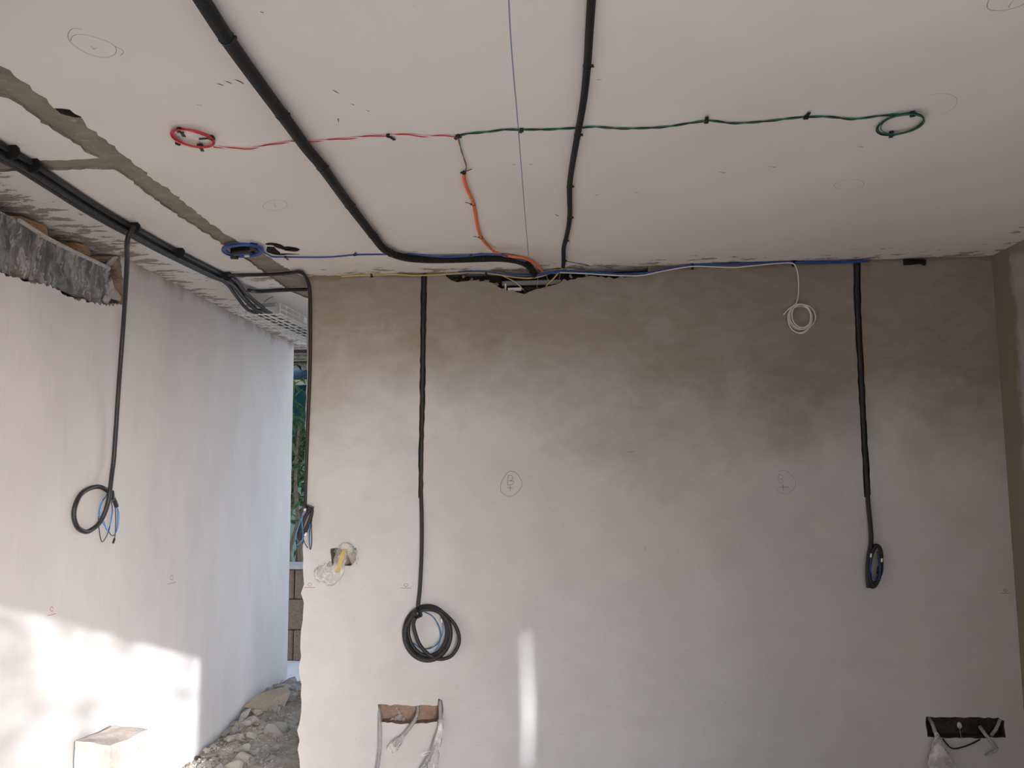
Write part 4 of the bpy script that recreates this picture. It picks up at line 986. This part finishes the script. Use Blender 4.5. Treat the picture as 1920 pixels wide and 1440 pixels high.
bs.location = (P.x, P.y, heap_h(P.x, P.y)+0.012); bs.scale = (.024, .024, .024); tag(bs, 'small black plastic scrap at the front edge of the rubble', 'scrap')
P = FLOORP.px(541, 1318, 0.14)
tag(MB().tube(catmull([Vector((P.x, P.y, 0.09)), Vector((P.x+.01, P.y, .15)), Vector((P.x+.015, P.y+.01, .19))], 0.01), 0.011, 8).build('pipe_end', 'tape', None, (P.x, P.y, .12)), 'short black pipe end poking up from the rubble near the doorway', 'pipe')

# ------------------------------------------------------------------ outdoors behind the passage
t = thing('garden_wall', 'low wall of brown concrete blocks with a grey coping, out in the yard', 'wall', (-3.0, 7.25, 0.0))
YW = 7.25
bmk = bmesh.new(); bmesh.ops.create_cube(bmk, size=1.0)
bmesh.ops.bevel(bmk, geom=bmk.edges[:], offset=0.03, segments=1, affect='EDGES')
mk = bpy.data.meshes.new('block'); bmk.to_mesh(mk); bmk.free(); mk.materials.append(MAT['gblock'])
for r_ in range(3):
    for c_ in range(9):
        o = bpy.data.objects.new('block', mk); col.objects.link(o); o.parent = t
        o.location = (-1.9+0.505*c_+(0.25 if r_ % 2 else 0)-0.15, 0.10+random.uniform(-.004, .004), 0.012+0.1425+0.285*r_); o.scale = (0.495, 0.2, 0.276)
MB().box((-3.0+0.2, YW+0.1, 0.43), 4.3, 0.17, 0.84).build('mortar', 'darkraw', t)
MB().box((-3.0+0.2, YW+0.1, 0.885), 4.6, 0.26, 0.035).build('coping', 'coping', t)
# shrub behind it
t = thing('shrub', 'dark green shrub with several bare grey stems behind the low block wall', 'shrub', (-3.15, 8.0, 0))
sr = random.Random(4)
for k in range(9):
    a = sr.uniform(0, 6.28); d = sr.uniform(0.05, 0.22)
    p = [Vector((-3.15+0.3*(k % 3-1)*0.6+math.cos(a)*0.05, 8.0+math.sin(a)*0.1, 0)), Vector((-3.15+math.cos(a)*d+0.12*(k % 3-1), 8.0+math.sin(a)*d, 0.9)), Vector((-3.15+math.cos(a)*d*2.0, 8.0+math.sin(a)*d*1.6, 1.7)), Vector((-3.15+math.cos(a)*d*2.6, 8+math.sin(a)*d*2, 2.3))]
    pp = catmull(p, 0.1); MB().tube(pp, [0.04*(1-0.75*i/(len(pp)-1)) for i in range(len(pp))], 8).build('stem', 'bark', t)
def leaves(b, ctr, rad, n, size, rnd, mode=0):
    for i in range(n):
        v = Vector((rnd.gauss(0, .5), rnd.gauss(0, .5), rnd.gauss(0, .5)))
        P = Vector(ctr)+Vector((v.x*rad[0], v.y*rad[1], v.z*rad[2])); s = size*rnd.uniform(.6, 1.3)
        rot = Matrix.Rotation(rnd.uniform(0, 6.28), 3, 'Z') @ Matrix.Rotation(rnd.uniform(-1.0, 1.0), 3, 'X') @ Matrix.Rotation(rnd.uniform(-.6, .6), 3, 'Y')
        k = len(b.v)
        for q_ in ((0, -1, 0), (.28, -.2, .08), (0, 1, -.12), (-.28, -.2, .08)): b.v.append(P+rot @ (Vector(q_)*s))
        b.face([k, k+1, k+2]); b.face([k, k+2, k+3])
lv = MB(); leaves(lv, (-3.15, 8.0, 1.95), (.8, .7, .75), 1500, 0.075, sr)
lo = lv.build('foliage', 'leaf', t); lo['kind'] = 'stuff'
# pale screen and dark shade net, pergola with tarp
tag(MB().box((-3.6, 9.6, 1.15), 5.0, 0.03, 2.6).build('screen', 'palenet', None, (-3.6, 9.6, 0.0)), 'green mesh screen standing behind the shrub, tinted pale for light behind it', 'screen')
t = thing('shade_net', 'dark teal shade net hung under the cream beam in the yard', 'net', (-3.4, 9.2, 2.2))
nb = MB()
for i in range(41):
    for j in range(9):
        nb.v.append(Vector((-5.6+4.4*i/40, 9.2+0.05*math.sin(i*0.9)+0.02*math.sin(j), 2.22+0.72*j/8)))
for i in range(40):
    for j in range(8): k = i*9+j; nb.face([k, k+9, k+10, k+1], None, True)
nb.build('net', 'net', t)
t = thing('pergola', 'yard shelter with a cream beam, blue tarpaulin and slatted lath roof', 'shelter', (-3.4, 8.4, 0))
MB().box((-3.4, 8.9, 2.835), 4.6, 0.10, 0.055).build('beam', 'cream', t)
for x in (-5.5, -1.3): MB().box((x, 8.9, 1.40), 0.09, 0.09, 2.815).build('post', 'cream', t)
tb_ = MB()
for i in range(31):
    for j in range(7):
        tb_.v.append(Vector((-5.6+4.4*i/30, 8.85+0.12*j, 2.87+0.08*j+0.012*math.sin(i*1.3)+0.008*math.sin(i*.7+j))))
for i in range(30):
    for j in range(6): k = i*7+j; tb_.face([k, k+7, k+8, k+1], None, True)
tb_.build('tarpaulin', 'tarp', t)
MB().box((-3.4, 7.85, 3.095), 4.9, 2.5, 0.02).build('tarpaulin', 'tarp', t)  # flat sheet added over the laths to shut out the sky
sr2 = random.Random(8)
for k in range(24):
    y = 6.75+0.09*k
    MB().box((-3.4+sr2.uniform(-.05, .05), y, 3.02+sr2.uniform(-.015, .015)-0.0*k), 4.4, 0.055+sr2.uniform(-.015, .02), 0.02, Matrix.Rotation(R(sr2.uniform(-2, 2)), 3, 'Z') @ Matrix.Rotation(R(sr2.uniform(-1, 1)), 3, 'Y')).build('lath', 'lath' if k % 3 else 'darklath', t)
for x in (-4.6, -3.9, -3.2, -2.5, -1.8): MB().box((x, 7.8, 3.055), 0.07, 2.3, 0.05).build('rafter', 'darklath', t)

# ------------------------------------------------------------------ garden tree outside the doorway (its leaves dapple the sun)
TX, TY = 3.78, -5.2
t = thing('garden_tree', 'leafy tree out in the sun beyond the doorway behind the viewer', 'tree', (TX-0.6, TY, -0.16))
MB().tube(catmull([(TX-0.6, TY, -0.16), (TX-0.55, TY, 1.2), (TX-0.4, TY, 2.4), (TX-0.2, TY, 3.4)], 0.15), 0.07, 10).build('trunk', 'bark', t)
tl = MB(); tr = random.Random(13)
for ctr, rad, n_ in (((TX, TY, 3.55), (.50, .8, 1.0), 420), ((TX-0.75, TY, 3.6), (.8, .8, 1.0), 520), ((TX-0.3, TY, 4.9), (.9, .8, .5), 300)):
    leaves(tl, ctr, rad, n_, 0.10, tr)
lo = tl.build('foliage', 'leaf', t); lo['kind'] = 'stuff'
